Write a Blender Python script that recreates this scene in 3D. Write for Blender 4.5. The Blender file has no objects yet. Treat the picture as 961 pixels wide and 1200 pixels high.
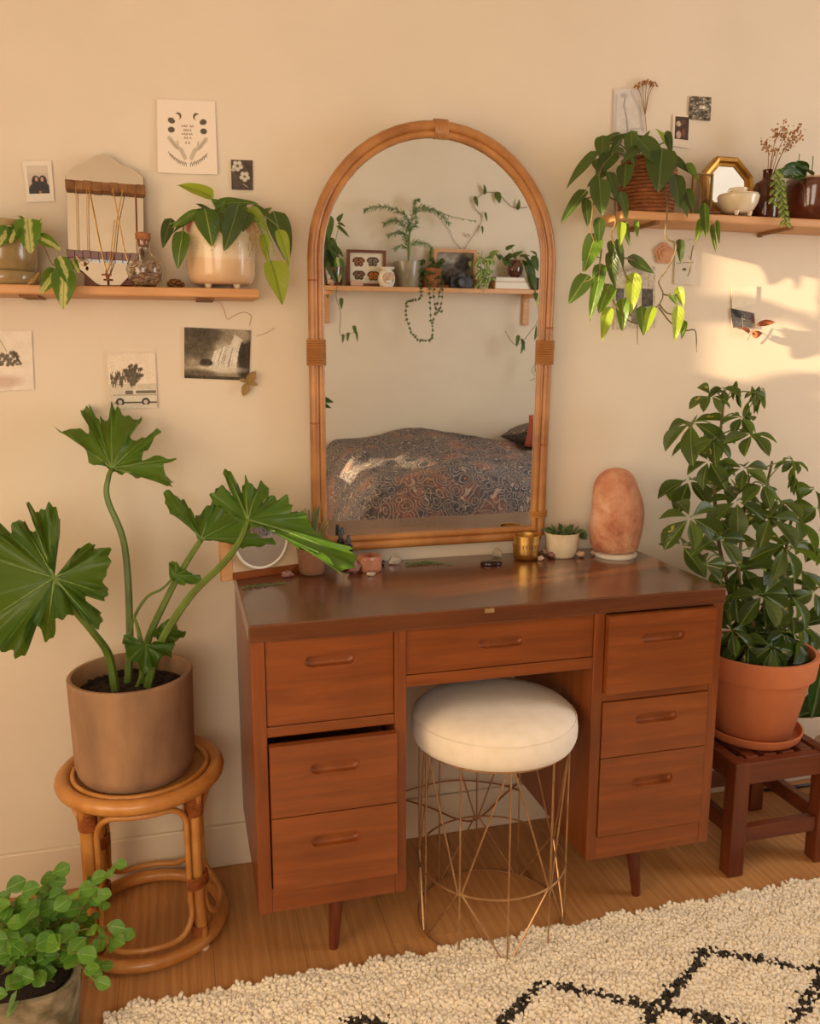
import bpy, bmesh, math, random
import numpy as np
from mathutils import Vector, Matrix, noise as mnoise
random.seed(7); rng = np.random.default_rng(7)
scn = bpy.context.scene
COL = scn.collection
PI = math.pi

# ------------------------------------------------------------------ camera
CAM = Vector((0.0, -2.024, 1.265))
YAW, PITCH, FPX = math.radians(15.1), math.atan(184/1005), 1005.0
cd = bpy.data.cameras.new('camera'); cam = bpy.data.objects.new('camera', cd); COL.objects.link(cam)
cam.location = CAM; cam.rotation_euler = (PI/2-PITCH, 0, -YAW)
cd.sensor_fit = 'VERTICAL'; cd.sensor_height = 36.0; cd.lens = 36.0*FPX/1200; cd.clip_start = 0.02
scn.camera = cam

# ------------------------------------------------------------------ light
def lin(c):
    return tuple((x/12.92 if x <= 0.04045 else ((x+0.055)/1.055)**2.4) for x in c)
def rgb(r, g, b): return lin((r/255, g/255, b/255))
wd = bpy.data.worlds.new('world'); scn.world = wd; wd.use_nodes = True
bg = wd.node_tree.nodes['Background']; bg.inputs[0].default_value = (1.0, 0.80, 0.58, 1); bg.inputs[1].default_value = 0.6
SUN_DIR = Vector((0.965, 0.19, -0.165)).normalized()
sl = bpy.data.lights.new('sun', 'SUN'); sl.energy = 11.0; sl.angle = math.radians(0.45); sl.color = (1.0, 0.76, 0.46)
so = bpy.data.objects.new('sun', sl); COL.objects.link(so); so.rotation_euler = SUN_DIR.to_track_quat('-Z', 'Y').to_euler(); so.location = (-4, -3, 3)
def area(name, loc, d, sx, sy, power, color):
    l = bpy.data.lights.new(name, 'AREA'); l.shape = 'RECTANGLE'; l.size = sx; l.size_y = sy; l.energy = power; l.color = color
    o = bpy.data.objects.new(name, l); COL.objects.link(o); o.location = loc
    o.rotation_euler = Vector(d).to_track_quat('-Z', 'Y').to_euler(); return o
# added area lights before solid walls, standing in for soft daylight, lighting the room evenly
area('window_daylight_side', (-1.43, -1.75, 1.15), (1, -0.02, -0.08), 1.4, 1.2, 23, (1.0, 0.77, 0.48))
area('window_daylight_right', (2.93, -1.35, 1.45), (-1, -0.25, -0.02), 1.3, 1.3, 31, (0.94, 0.97, 1.0))  # unseen fill, added to brighten the right side and the opposite wall
area('window_daylight_rear', (-0.36, -3.02, 1.25), (0.22, 1, -0.06), 1.4, 1.25, 21, (1.0, 0.92, 0.80))
scn.view_settings.view_transform = 'Standard'; scn.view_settings.look = 'None'
scn.view_settings.exposure = 0.29; scn.view_settings.gamma = 1.0; scn.view_settings.use_curve_mapping = False

# ------------------------------------------------------------------ measuring helpers (photo pixel + distance -> metres)
_f = Vector((math.sin(YAW)*math.cos(PITCH), math.cos(YAW)*math.cos(PITCH), -math.sin(PITCH)))
_r = Vector((math.cos(YAW), -math.sin(YAW), 0)); _u = _r.cross(_f)
def ray(px, py): return _f*FPX + _r*(px-480.5) - _u*(py-600)
def at(px, py, Y):
    d = ray(px, py); return CAM + d*((Y-CAM.y)/d.y)
def on(px, py, z):
    d = ray(px, py); return CAM + d*((z-CAM.z)/d.z)
def mpp(P): return (Vector(P)-CAM).dot(_f)/FPX          # metres per photo pixel at P
MT = math.radians(-2.0); MN = Vector((0, -math.cos(MT), math.sin(MT))); MO = Vector((0, -0.030, 0.81)); MV = Vector((0, math.sin(MT), math.cos(MT)))
def onmirror(px, py):
    d = ray(px, py); return CAM + d*((MO-CAM).dot(MN)/d.dot(MN))
def mir(px, py, Y):                                      # a point of the room seen in the wall mirror
    d = ray(px, py); h = onmirror(px, py); r = d - 2*d.dot(MN)*MN
    return h + r*((Y-h.y)/r.y)

# ------------------------------------------------------------------ materials
class NT:
    def __init__(s, name):
        s.m = bpy.data.materials.new(name); s.m.use_nodes = True; s.t = s.m.node_tree; s.b = s.t.nodes['Principled BSDF']
    def n(s, typ, **kw):
        x = s.t.nodes.new(typ)
        for k, v in kw.items():
            if k in x.inputs: x.inputs[k].default_value = v
            else: setattr(x, k, v)
        return x
    def l(s, a, b): s.t.links.new(a, b)
    def co(s, kind='Object', scale=(1,1,1), rot=(0,0,0)):
        tc = s.n('ShaderNodeTexCoord'); mp = s.n('ShaderNodeMapping'); s.l(tc.outputs[kind], mp.inputs[0])
        mp.inputs['Scale'].default_value = scale; mp.inputs['Rotation'].default_value = rot; return mp.outputs[0]
    def noise(s, co, scale, detail=4, rough=.55, dist=0):
        x = s.n('ShaderNodeTexNoise'); s.l(co, x.inputs['Vector']); x.inputs['Scale'].default_value = scale
        x.inputs['Detail'].default_value = detail; x.inputs['Roughness'].default_value = rough; x.inputs['Distortion'].default_value = dist; return x.outputs['Fac']
    def ramp(s, fac, stops, interp='LINEAR'):
        x = s.n('ShaderNodeValToRGB'); s.l(fac, x.inputs[0]); r = x.color_ramp; r.interpolation = interp
        while len(r.elements) < len(stops): r.elements.new(.5)
        for e, (p, c) in zip(r.elements, stops): e.position = p; e.color = (*c[:3], 1)
        return x.outputs[0]
    def mix(s, fac, a, b, mode='MIX'):
        x = s.n('ShaderNodeMix', data_type='RGBA', blend_type=mode)
        for i, v in ((0, fac), (6, a), (7, b)):
            if isinstance(v, (int, float)): x.inputs[i].default_value = v
            elif isinstance(v, tuple): x.inputs[i].default_value = (*v[:3], 1)
            else: s.l(v, x.inputs[i])
        return x.outputs[2]
    def math(s, op, a, b=None):
        x = s.n('ShaderNodeMath', operation=op)
        for i, v in ((0, a), (1, b)):
            if v is None: continue
            if isinstance(v, (int, float)): x.inputs[i].default_value = v
            else: s.l(v, x.inputs[i])
        return x.outputs[0]
    def bump(s, h, strength=.3, dist=.002):
        x = s.n('ShaderNodeBump'); s.l(h, x.inputs['Height']); x.inputs['Strength'].default_value = strength; x.inputs['Distance'].default_value = dist
        s.l(x.outputs[0], s.b.inputs['Normal'])
    def set(s, **kw):
        for k, v in kw.items():
            k = k.replace('_', ' ')
            if hasattr(v, 'is_linked') or hasattr(v, 'links'): s.l(v, s.b.inputs[k])
            elif isinstance(v, tuple): s.b.inputs[k].default_value = (*v[:3], 1)
            else: s.b.inputs[k].default_value = v
        return s.m
def mat(name, c1, c2=None, scale=12, rough=.6, metal=0, bump=0, bscale=60, stretch=(1,1,1), detail=4, lo=.3, hi=.7, bdist=.002, **kw):
    t = NT(name); co = t.co(scale=stretch)
    if c2 is None: c2 = tuple(x*.85 for x in c1)
    t.set(Base_Color=t.ramp(t.noise(co, scale, detail), [(lo, c1), (hi, c2)]), Roughness=rough, Metallic=metal)
    if bump: t.bump(t.noise(co, bscale, 4), bump, bdist)
    return t.set(**kw)
def wood(name, c1, c2, axis=0, rough=.35, scale=9, coat=0.0, streak=14, bump=.08):
    t = NT(name); s = [streak, streak, streak]; s[axis] = 1.0
    co = t.co(scale=tuple(s)); f = t.noise(co, scale*.35, 5, .6, .6); big = t.noise(t.co(), 5, 3)
    c = t.ramp(f, [(.3, c1), (.72, c2)]); c = t.mix(t.ramp(big, [(.3, (0,0,0)), (.75, (.35,.35,.35))]), c, tuple(x*.62 for x in c2))
    t.set(Base_Color=c, Roughness=rough, Coat_Weight=coat, Coat_Roughness=.18); t.bump(f, bump, .001); return t.m
def leafmat(name, c1, c2, rib=None, varieg=None, gloss=.38, trans=.35, spots=None):
    """green blade: object-space midrib, optional pale centre, a share of light passing through"""
    t = NT(name); tc = t.n('ShaderNodeTexCoord'); sep = t.n('ShaderNodeSeparateXYZ'); t.l(tc.outputs['Object'], sep.inputs[0])
    ax = t.math('ABSOLUTE', sep.outputs[0]); oi = t.n('ShaderNodeObjectInfo')
    col = t.mix(oi.outputs['Random'], c1, c2)
    nz = t.noise(tc.outputs['Object'], 5.0, 3)
    if varieg:
        e = t.math('ADD', ax, t.math('MULTIPLY', nz, .34))
        col = t.mix(t.ramp(e, [(.26, (1,1,1)), (.34, (0,0,0))]), col, varieg)
    if spots: col = t.mix(t.ramp(t.noise(tc.outputs['Object'], 2.2, 2), [(.60, (0,0,0)), (.66, (1,1,1))]), col, spots)
    if rib: col = t.mix(t.ramp(ax, [(.012, (1,1,1)), (.03, (0,0,0))]), col, rib)
    w = t.n('ShaderNodeTexWave'); w.bands_direction = 'DIAGONAL'
    cv = t.n('ShaderNodeCombineXYZ'); t.l(ax, cv.inputs[0]); t.l(t.math('MULTIPLY', sep.outputs[1], -1), cv.inputs[1]); t.l(cv.outputs[0], w.inputs[0]); w.inputs['Scale'].default_value = 3.2
    t.set(Base_Color=col, Roughness=gloss, Specular_IOR_Level=.4); t.bump(w.outputs[1], .15, .002)
    tr = t.n('ShaderNodeBsdfTranslucent'); t.l(t.mix(.35, col, (.55,.75,.08)), tr.inputs[0])
    ms = t.n('ShaderNodeMixShader'); ms.inputs[0].default_value = trans
    t.l(t.b.outputs[0], ms.inputs[1]); t.l(tr.outputs[0], ms.inputs[2]); t.l(ms.outputs[0], t.t.nodes['Material Output'].inputs[0]); return t.m
def vcol(name, rough=.7, spec=.2):
    t = NT(name); a = t.n('ShaderNodeVertexColor'); a.layer_name = 'ink'; return t.set(Base_Color=a.outputs[0], Roughness=rough, Specular_IOR_Level=spec)
def glass(name, col=(1,1,1), rough=0.02):
    t = NT(name); return t.set(Base_Color=col, Roughness=rough, Transmission_Weight=1.0, IOR=1.45)
M = {}
M['wall'] = mat('plaster_wall', rgb(226,210,188), rgb(220,204,181), 3, .85, bump=.12, bscale=160, bdist=.001)
M['trim'] = mat('white_trim', rgb(226,210,188), rgb(218,201,176), 5, .55)
M['ceil'] = mat('ceiling_paint', rgb(235,222,202), None, 3, .9)
def plankmat():
    t = NT('oak_laminate'); oi = t.n('ShaderNodeObjectInfo'); tc = t.n('ShaderNodeTexCoord'); ad = t.n('ShaderNodeVectorMath', operation='ADD')
    t.l(tc.outputs['Object'], ad.inputs[0]); cx = t.n('ShaderNodeCombineXYZ'); t.l(t.math('MULTIPLY', oi.outputs['Random'], 37), cx.inputs[2]); t.l(t.math('MULTIPLY', oi.outputs['Random'], 11), cx.inputs[1]); t.l(cx.outputs[0], ad.inputs[1])
    mp = t.n('ShaderNodeMapping'); t.l(ad.outputs[0], mp.inputs[0]); mp.inputs['Scale'].default_value = (1, .10, 1)
    w = t.n('ShaderNodeTexWave'); w.wave_type = 'BANDS'; w.bands_direction = 'X'; t.l(mp.outputs[0], w.inputs[0])
    for k, v in (('Scale', 14), ('Distortion', 7), ('Detail', 3), ('Detail Scale', 1.2)): w.inputs[k].default_value = v
    mp2 = t.n('ShaderNodeMapping'); t.l(ad.outputs[0], mp2.inputs[0]); mp2.inputs['Scale'].default_value = (1, .04, 1)
    fine = t.noise(mp2.outputs[0], 170, 3)
    c = t.ramp(w.outputs[1], [(.1, rgb(188,132,78)), (.9, rgb(200,144,88))]); c = t.mix(t.ramp(fine, [(.35, (.4,)*3), (.6, (0,)*3)]), c, rgb(156,102,54))
    kn = t.noise(ad.outputs[0], 7, 1); c = t.mix(t.ramp(kn, [(.70, (0,)*3), (.78, (.8,)*3)]), c, rgb(92,54,26))
    c = t.mix(t.math('MULTIPLY', oi.outputs['Random'], .3), c, rgb(158,104,58))
    t.set(Base_Color=c, Roughness=.42, Specular_IOR_Level=.35); t.bump(fine, .06, .001); return t.m
M['plank'] = plankmat()
M['gap'] = mat('floor_gap', rgb(112,72,40), None, 5, .8)
M['walnut'] = wood('walnut_stain_h', rgb(148,78,30), rgb(114,56,19), 0, .34, 9, .25)
M['walnutv'] = wood('walnut_stain_v', rgb(146,77,30), rgb(112,54,19), 2, .36, 9, .2)
M['walnuttop'] = wood('walnut_top', rgb(114,66,36), rgb(86,46,26), 0, .22, 9, .5, bump=.04)
M['walnutdark'] = mat('dark_recess_wood', rgb(146,77,30), rgb(116,58,21), 20, .4)
M['legwood'] = wood('stool_mahogany', rgb(122,58,28), rgb(82,36,18), 2, .38, 9, .2)
M['legwoodx'] = wood('stool_mahogany_h', rgb(122,58,28), rgb(82,36,18), 0, .38, 9, .2)
M['shelfwood'] = wood('pine_shelf', rgb(222,168,112), rgb(198,138,84), 0, .5, 9)
M['rattan'] = mat('rattan_cane', rgb(206,144,74), rgb(174,110,48), 16, .38, bump=.15, bscale=90, detail=5, Coat_Weight=.25)
M['rattandark'] = mat('rattan_wrap', rgb(166,92,40), rgb(124,62,24), 40, .5, bump=.3, bscale=160)
M['mframe'] = mat('mirror_cane', rgb(188,130,70), rgb(150,94,46), 14, .42, bump=.15, bscale=90, detail=5, Coat_Weight=.2)
M['weave'] = NT('cane_weave')
_t = M['weave']; _b = _t.n('ShaderNodeTexBrick'); _t.l(_t.co(scale=(1,1,1), rot=(0,0,.78)), _b.inputs[0])
for _k, _v in (('Scale', 90), ('Mortar Size', .03)): _b.inputs[_k].default_value = _v
_b.inputs['Color1'].default_value = (*rgb(196,140,76), 1); _b.inputs['Color2'].default_value = (*rgb(168,112,54), 1); _b.inputs['Mortar'].default_value = (*rgb(96,56,24), 1)
_t.set(Base_Color=_b.outputs[0], Roughness=.55); _t.bump(_b.outputs[1], .5, .002); M['weave'] = _t.m
M['mirror'] = NT('silver_mirror').set(Base_Color=(.88,.93,.95), Metallic=1.0, Roughness=.012)
M['oldmirror'] = NT('aged_mirror').set(Base_Color=(.62,.58,.52), Metallic=1.0, Roughness=.03)
M['clay'] = mat('weathered_clay', rgb(174,134,98), rgb(126,96,74), 8, .88, bump=.3, bscale=80, detail=8, stretch=(1,1,.45), lo=.34, hi=.66)
M['terracotta'] = mat('terracotta', rgb(200,118,72), rgb(182,102,60), 7, .8, bump=.12, bscale=120)
M['concrete'] = mat('mossy_concrete', rgb(152,138,110), rgb(92,82,56), 22, .92, bump=.7, bscale=50, detail=8, lo=.38, hi=.62)
M['soil'] = mat('soil', rgb(52,34,22), rgb(24,15,10), 70, .95, bump=1.0, bscale=120, bdist=.006)
M['fabric'] = mat('cream_velvet', rgb(244,230,210), rgb(236,220,198), 30, .9, bump=.15, bscale=500, Sheen_Weight=.4)
M['brasswire'] = mat('brass_wire', rgb(206,166,122), rgb(170,128,92), 30, .38, .8)
M['brass'] = mat('hammered_brass', rgb(236,196,116), rgb(200,154,80), 40, .36, 1.0, bump=.3, bscale=90)
M['gold'] = mat('antique_gold', rgb(206,158,78), rgb(150,104,44), 22, .35, .85)
M['cream'] = mat('cream_glaze', rgb(228,212,184), rgb(214,194,160), 30, .25, Coat_Weight=.5)
M['white'] = mat('white_ceramic', rgb(232,224,208), rgb(220,210,192), 20, .4)
M['brownglaze'] = mat('brown_glaze', rgb(104,50,30), rgb(66,30,18), 14, .12, Coat_Weight=.7)
M['basket'] = mat('basket_fibre', rgb(164,98,46), rgb(96,50,22), 60, .75, stretch=(1,1,6), bump=.4, bscale=150)
M['amber'] = NT('amber_glass').set(Base_Color=rgb(96,40,16), Roughness=.06, Transmission_Weight=.55, IOR=1.5)
M['black'] = mat('black_plastic', rgb(26,24,24), rgb(18,17,17), 20, .35)
M['rubber'] = mat('grey_rubber', rgb(66,66,70), None, 20, .5)
M['glass'] = glass('clear_glass', (.97,.98,.95)); M['greenglass'] = glass('olive_glass', rgb(226,220,186), .06)
M['cork'] = mat('cork', rgb(176,116,72), rgb(136,82,48), 80, .9, bump=.4, bscale=200)
M['paper'] = mat('white_paper', rgb(232,222,206), rgb(226,214,196), 5, .8)
M['print'] = vcol('printed_paper'); M['photo'] = vcol('glossy_photo', .35, .4)
def saltmat():
    t = NT('salt_rock'); co = t.co(); f = t.noise(co, 14, 6, .65, .4)
    c = t.ramp(f, [(.30, rgb(172,92,62)), (.44, rgb(208,140,104)), (.56, rgb(222,164,128)), (.70, rgb(238,200,172))])
    t.set(Base_Color=c, Roughness=.45, Subsurface_Weight=.15, Subsurface_Scale=.01); t.b.inputs['Subsurface Radius'].default_value = (1,.4,.2); t.bump(t.noise(co, 26, 8, .7), .9, .012); return t.m
M['salt'] = saltmat()
def crystal(name, col, tr=.6): return NT(name).set(Base_Color=col, Roughness=.12, Transmission_Weight=tr, IOR=1.5, Subsurface_Weight=.2)
M['quartz'] = crystal('clear_quartz', rgb(240,226,208)); M['amethyst'] = crystal('amethyst', rgb(176,128,124), .5); M['rose'] = crystal('rose_quartz', rgb(222,182,160), .35); M['smoky'] = mat('dark_agate', rgb(52,26,26), rgb(30,16,18), 30, .15)
M['shell'] = mat('cream_stone', rgb(214,180,150), rgb(168,128,100), 60, .4)
M['stem'] = mat('green_stem', rgb(112,140,62), rgb(92,116,48), 20, .5); M['vine'] = mat('brown_vine', rgb(124,108,62), rgb(96,72,40), 30, .6); M['twig'] = mat('dry_twig', rgb(150,104,58), rgb(110,70,36), 40, .8)
M['bark'] = mat('woody_stem', rgb(120,104,62), rgb(86,70,42), 40, .8, bump=.4)
M['dryflower'] = mat('dried_flower', rgb(188,136,76), rgb(142,92,48), 60, .9); M['dryleaf'] = mat('dry_orange_leaf', rgb(176,100,56), rgb(128,66,36), 30, .7); M['greyleaf'] = mat('dry_khaki_leaf', rgb(168,136,80), rgb(128,98,54), 30, .8)
M['pothos'] = leafmat('pothos_leaf', rgb(64,98,22), rgb(92,128,34), rgb(150,170,80), rgb(206,200,130))
M['philo'] = leafmat('philodendron_leaf', rgb(38,58,24), rgb(66,88,38), rgb(100,122,62)); M['philolight'] = leafmat('philodendron_young', rgb(134,156,40), rgb(164,184,58), rgb(190,204,100), trans=.5)  # second, yellower green paints sunlight onto the trailing leaves
M['brasil'] = leafmat('brasil_leaf', rgb(50,84,24), rgb(92,124,34), rgb(150,164,80)); M['brasillight'] = leafmat('brasil_lime', rgb(150,164,44), rgb(170,184,56), rgb(96,124,36), trans=.5)
M['selloum'] = leafmat('selloum_leaf', rgb(58,94,28), rgb(78,116,38), None, trans=.40, gloss=.34)
M['scheff'] = leafmat('schefflera_leaf', rgb(40,62,22), rgb(76,96,36), rgb(132,150,70), spots=None); M['scheffvar'] = leafmat('schefflera_splash', rgb(44,66,22), rgb(74,94,36), rgb(132,150,70), spots=rgb(214,190,96))
M['mint'] = leafmat('small_round_leaf', rgb(66,116,34), rgb(104,150,52), rgb(130,170,80), trans=.3); M['fern'] = leafmat('fern_green', rgb(84,120,60), rgb(110,144,80), trans=.3); M['succ'] = leafmat('succulent_green', rgb(92,112,72), rgb(124,138,92), trans=.15)
M['hoya'] = leafmat('hoya_leaf', rgb(88,124,52), rgb(120,148,70), rgb(170,186,110), rgb(196,200,130)); M['rubberleaf'] = leafmat('rubber_leaf', rgb(34,62,26), rgb(48,78,32), rgb(110,132,70), gloss=.22, trans=.12)

# ------------------------------------------------------------------ mesh helpers
class MB:
    def __init__(s): s.v = []; s.f = []
    def add(s, vs, fs):
        k = len(s.v); s.v += [tuple(v) for v in vs]; s.f += [tuple(i+k for i in f) for f in fs]; return s
    def box(s, x0, x1, y0, y1, z0, z1):
        return s.add([(x0,y0,z0),(x1,y0,z0),(x1,y1,z0),(x0,y1,z0),(x0,y0,z1),(x1,y0,z1),(x1,y1,z1),(x0,y1,z1)], [(3,2,1,0),(4,5,6,7),(0,1,5,4),(1,2,6,5),(2,3,7,6),(3,0,4,7)])
    def tube(s, pts, r, seg=8, closed=False, cap=True, up=None):
        P = [Vector(p) for p in pts]; n = len(P); R = r if hasattr(r, '__len__') else [r]*n
        tang = []
        for i in range(n):
            a = P[i-1] if (i > 0 or closed) else P[i]; b = P[(i+1) % n] if (i < n-1 or closed) else P[i]
            t = (b-a); tang.append(t.normalized() if t.length > 1e-9 else Vector((0,0,1)))
        ref = Vector(up) if up is not None else (Vector((0,0,1)) if abs(tang[0].z) < .9 else Vector((1,0,0)))
        vs = []; prev = None
        for i in range(n):
            t = tang[i]; x = (prev if prev is not None else ref); x = x - t*x.dot(t)
            if x.length < 1e-6: x = t.orthogonal()
            x.normalize(); y = t.cross(x); prev = x
            for k in range(seg):
                a = 2*PI*k/seg; vs.append(P[i] + (x*math.cos(a)+y*math.sin(a))*R[i])
        fs = []
        for i in range(n if closed else n-1):
            j = (i+1) % n
            for k in range(seg): fs.append((i*seg+k, i*seg+(k+1) % seg, j*seg+(k+1) % seg, j*seg+k))
        if cap and not closed: fs += [tuple(range(seg-1, -1, -1)), tuple((n-1)*seg+k for k in range(seg))]
        return s.add(vs, fs)
    def lathe(s, c, prof, seg=32, sx=1, sy=1, rot=0):
        c = Vector(c); vs = []; fs = []; n = len(prof)
        for r, z in prof:
            for k in range(seg):
                a = 2*PI*k/seg+rot; vs.append((c.x+r*sx*math.cos(a), c.y+r*sy*math.sin(a), c.z+z))
        for i in range(n-1):
            for k in range(seg): fs.append((i*seg+k, i*seg+(k+1) % seg, (i+1)*seg+(k+1) % seg, (i+1)*seg+k))
        if prof[0][0] > 1e-6: fs.append(tuple(range(seg-1, -1, -1)))
        if prof[-1][0] > 1e-6: fs.append(tuple((n-1)*seg+k for k in range(seg)))
        return s.add(vs, fs)
    def ball(s, c, r, seg=12, rings=8, sz=1.0, sy=1.0):
        return s.lathe(c, [(max(1e-7, r*math.sin(PI*i/rings)), -r*sz*math.cos(PI*i/rings)) for i in range(rings+1)], seg, 1, sy)
    def poly(s, pts, th):                        # flat outline given as 3D points, thickened along vector th
        n = len(pts); th = Vector(th); a = [Vector(p) for p in pts]
        return s.add(a+[p+th for p in a], [tuple(range(n)), tuple(range(2*n-1, n-1, -1))]+[(i, i+n, (i+1) % n+n, (i+1) % n) for i in range(n)])
def mesh(name, mb, material=None, smooth=False):
    me = bpy.data.meshes.new(name); me.from_pydata(mb.v, [], mb.f)
    bm = bmesh.new(); bm.from_mesh(me); bmesh.ops.recalc_face_normals(bm, faces=bm.faces); bm.to_mesh(me); bm.free()
    if material is not None: me.materials.append(material)
    if smooth: me.polygons.foreach_set('use_smooth', [True]*len(me.polygons)); 
    return me
def tag(o, label, cat, group=None, kind=None):
    if label: o['label'] = label
    if cat: o['category'] = cat
    if group: o['group'] = group
    if kind: o['kind'] = kind
    return o
class Thing:
    """Empty at a thing's base; part() takes geometry in room coordinates"""
    def __init__(s, name, label, cat, loc, group=None):
        s.o = bpy.data.objects.new(name, None); COL.objects.link(s.o); s.o.location = loc; s.loc = Vector(loc); s.o.empty_display_size = .05
        tag(s.o, label, cat, group)
    def part(s, name, mb, m, parent=None, smooth=False, bevel=0, subsurf=0, label=None, kind=None, sharp=None):
        mb.v = [tuple(Vector(v)-s.loc) for v in mb.v]
        o = bpy.data.objects.new(name, mesh(name, mb, m, smooth)); COL.objects.link(o); o.parent = parent or s.o
        fin(o, smooth, bevel, subsurf, sharp)
        if label: o['label'] = label
        if kind: o['kind'] = kind
        return o
    def child(s, name, me, mtx, parent=None):
        o = bpy.data.objects.new(name, me); COL.objects.link(o); o.parent = parent or s.o
        o.matrix_basis = Matrix.Translation(-s.loc) @ mtx; return o
def fin(o, smooth=False, bevel=0, subsurf=0, sharp=None):
    if bevel:
        b = o.modifiers.new('bevel', 'BEVEL'); b.width = bevel; b.segments = 2; b.limit_method = 'ANGLE'; b.angle_limit = math.radians(40)
    if subsurf:
        q = o.modifiers.new('sub', 'SUBSURF'); q.levels = subsurf; q.render_levels = subsurf
    if smooth: o.data.set_sharp_from_angle(angle=math.radians(sharp or 50))
def single(name, mb, m, label, cat, base=None, group=None, kind=None, **kw):
    """a thing that is one mesh, its origin at its base"""
    if base is None:
        a = np.array(mb.v); base = (a[:,0].mean(), a[:,1].mean(), a[:,2].min())
    base = Vector(base); mb.v = [tuple(Vector(v)-base) for v in mb.v]
    o = bpy.data.objects.new(name, mesh(name, mb, m, kw.get('smooth', False))); COL.objects.link(o); o.location = base
    fin(o, kw.get('smooth', False), kw.get('bevel', 0), kw.get('subsurf', 0), kw.get('sharp'))
    return tag(o, label, cat, group, kind)
def struct(name, mb, m, parent=None, **kw):
    o = bpy.data.objects.new(name, mesh(name, mb, m)); COL.objects.link(o); o.parent = parent
    if parent is None: o['kind'] = 'structure'
    fin(o, False, kw.get('bevel', 0)); return o
def spline(pts, n=8):
    """Catmull-Rom through points"""
    P = [Vector(p) for p in pts]
    if len(P) < 3: return [P[0].lerp(P[-1], i/n) for i in range(n+1)]
    out = []
    for i in range(len(P)-1):
        p0 = P[max(i-1, 0)]; p1 = P[i]; p2 = P[i+1]; p3 = P[min(i+2, len(P)-1)]
        for k in range(n):
            t = k/n; out.append(.5*((2*p1)+(p2-p0)*t+(2*p0-5*p1+4*p2-p3)*t*t+(3*p1-p0-3*p2+p3)*t**3))
    out.append(P[-1]); return out
# ---- leaves
def blade(name, material, wf, lobe=.0, fold=.12, droop=.15, wave=0.0, rows=13, half=4, seed=0):
    """unit leaf: base at the origin, tip at +Y 1, width about 1 before scaling"""
    r = random.Random(seed); mb = MB(); W = 2*half+1; ph = r.random()*6
    for i in range(rows+1):
        t = i/rows; w = wf(t)
        for j in range(W):
            s = (j-half)/half; x = w*s; y = t - lobe*abs(s)**1.6*(1-t)**2.2
            z = fold*abs(x) - droop*t*t + wave*abs(s)**2*math.sin(9*t+ph+(2 if s > 0 else 0))
            mb.v.append((x, y, z))
    for i in range(rows):
        for j in range(W-1): mb.f.append((i*W+j, i*W+j+1, (i+1)*W+j+1, (i+1)*W+j))
    me = bpy.data.meshes.new(name); me.from_pydata(mb.v, [], mb.f); me.materials.append(material)
    me.polygons.foreach_set('use_smooth', [True]*len(me.polygons)); return me
def heartw(t): return .5*max(0, math.sin(PI*min(1, t**.52)))**.8*(1-.10*t)+.002
def ovalw(t): return .5*max(0, math.sin(PI*t**.95))**.75+.002
def obovw(t): return .5*max(0, math.sin(PI*t**1.35))**.8+.004
def lancew(t): return .5*max(0, math.sin(PI*t**.75))**1.0+.003
LEAF = {}
def leafset(key, m, wf, **kw): LEAF[key] = [blade(key, m, wf, seed=i, **{**kw, 'droop': kw.get('droop', .15)*(0.5+.5*i), 'fold': kw.get('fold', .12)*(1.5-.4*i)}) for i in range(3)]
leafset('pothos', M['pothos'], heartw, lobe=.30, fold=.2, droop=.14, wave=.02); leafset('philo', M['philo'], heartw, lobe=.34, fold=.14, droop=.16, wave=.015); leafset('philolight', M['philolight'], heartw, lobe=.3, fold=.2, droop=.16, wave=.015)
leafset('brasil', M['brasil'], heartw, lobe=.3, fold=.15, droop=.18, wave=.02); leafset('brasillight', M['brasillight'], heartw, lobe=.16, fold=.25, droop=.18, wave=.02)
leafset('scheff', M['scheff'], obovw, fold=.3, droop=.28, rows=7, half=2); leafset('scheffvar', M['scheffvar'], obovw, fold=.3, droop=.28, rows=7, half=2)
leafset('mint', M['mint'], ovalw, lobe=.28, fold=.15, droop=.1, rows=7, half=3, wave=.05); leafset('hoya', M['hoya'], ovalw, fold=.2, droop=.15, rows=6, half=2); leafset('rubberleaf', M['rubberleaf'], ovalw, fold=.25, droop=.12)
leafset('succ', M['succ'], lancew, fold=.5, droop=-.1, rows=5, half=2); leafset('fernleaf', M['fern'], lancew, fold=.2, droop=.1, rows=4, half=1); leafset('dryleaf', M['dryleaf'], lancew, fold=.4, droop=.2, rows=6, half=2); leafset('greyleaf', M['greyleaf'], ovalw, fold=.3, droop=.1, rows=6, half=2)
def place_leaf(T, key, base, tip, width, normal=None, name='leaf', var=None, parent=None, jit=.35):
    b = Vector(base); t = Vector(tip); y = t-b; L = y.length; y = y/L
    if normal is None:
        normal = (CAM-b).normalized()*.75 + Vector((0,0,.55)) + Vector((random.uniform(-1,1), random.uniform(-1,1), random.uniform(-1,1)))*jit
    z = Vector(normal); z = z - y*z.dot(y); z = z.normalized() if z.length > 1e-4 else y.orthogonal().normalized(); x = y.cross(z)
    m = Matrix(((x.x*width, y.x*L, z.x*L, b.x), (x.y*width, y.y*L, z.y*L, b.y), (x.z*width, y.z*L, z.z*L, b.z), (0,0,0,1)))
    return T.child(name, LEAF[key][var if var is not None else random.randrange(3)], m, parent)
def pxleaf(T, key, bx, by, tx, ty, w, Y, dY=-.015, **kw):
    b = at(bx, by, Y); t = at(tx, ty, Y+dY); return place_leaf(T, key, b, t, w*mpp(b)*1.05, **kw)
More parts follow.
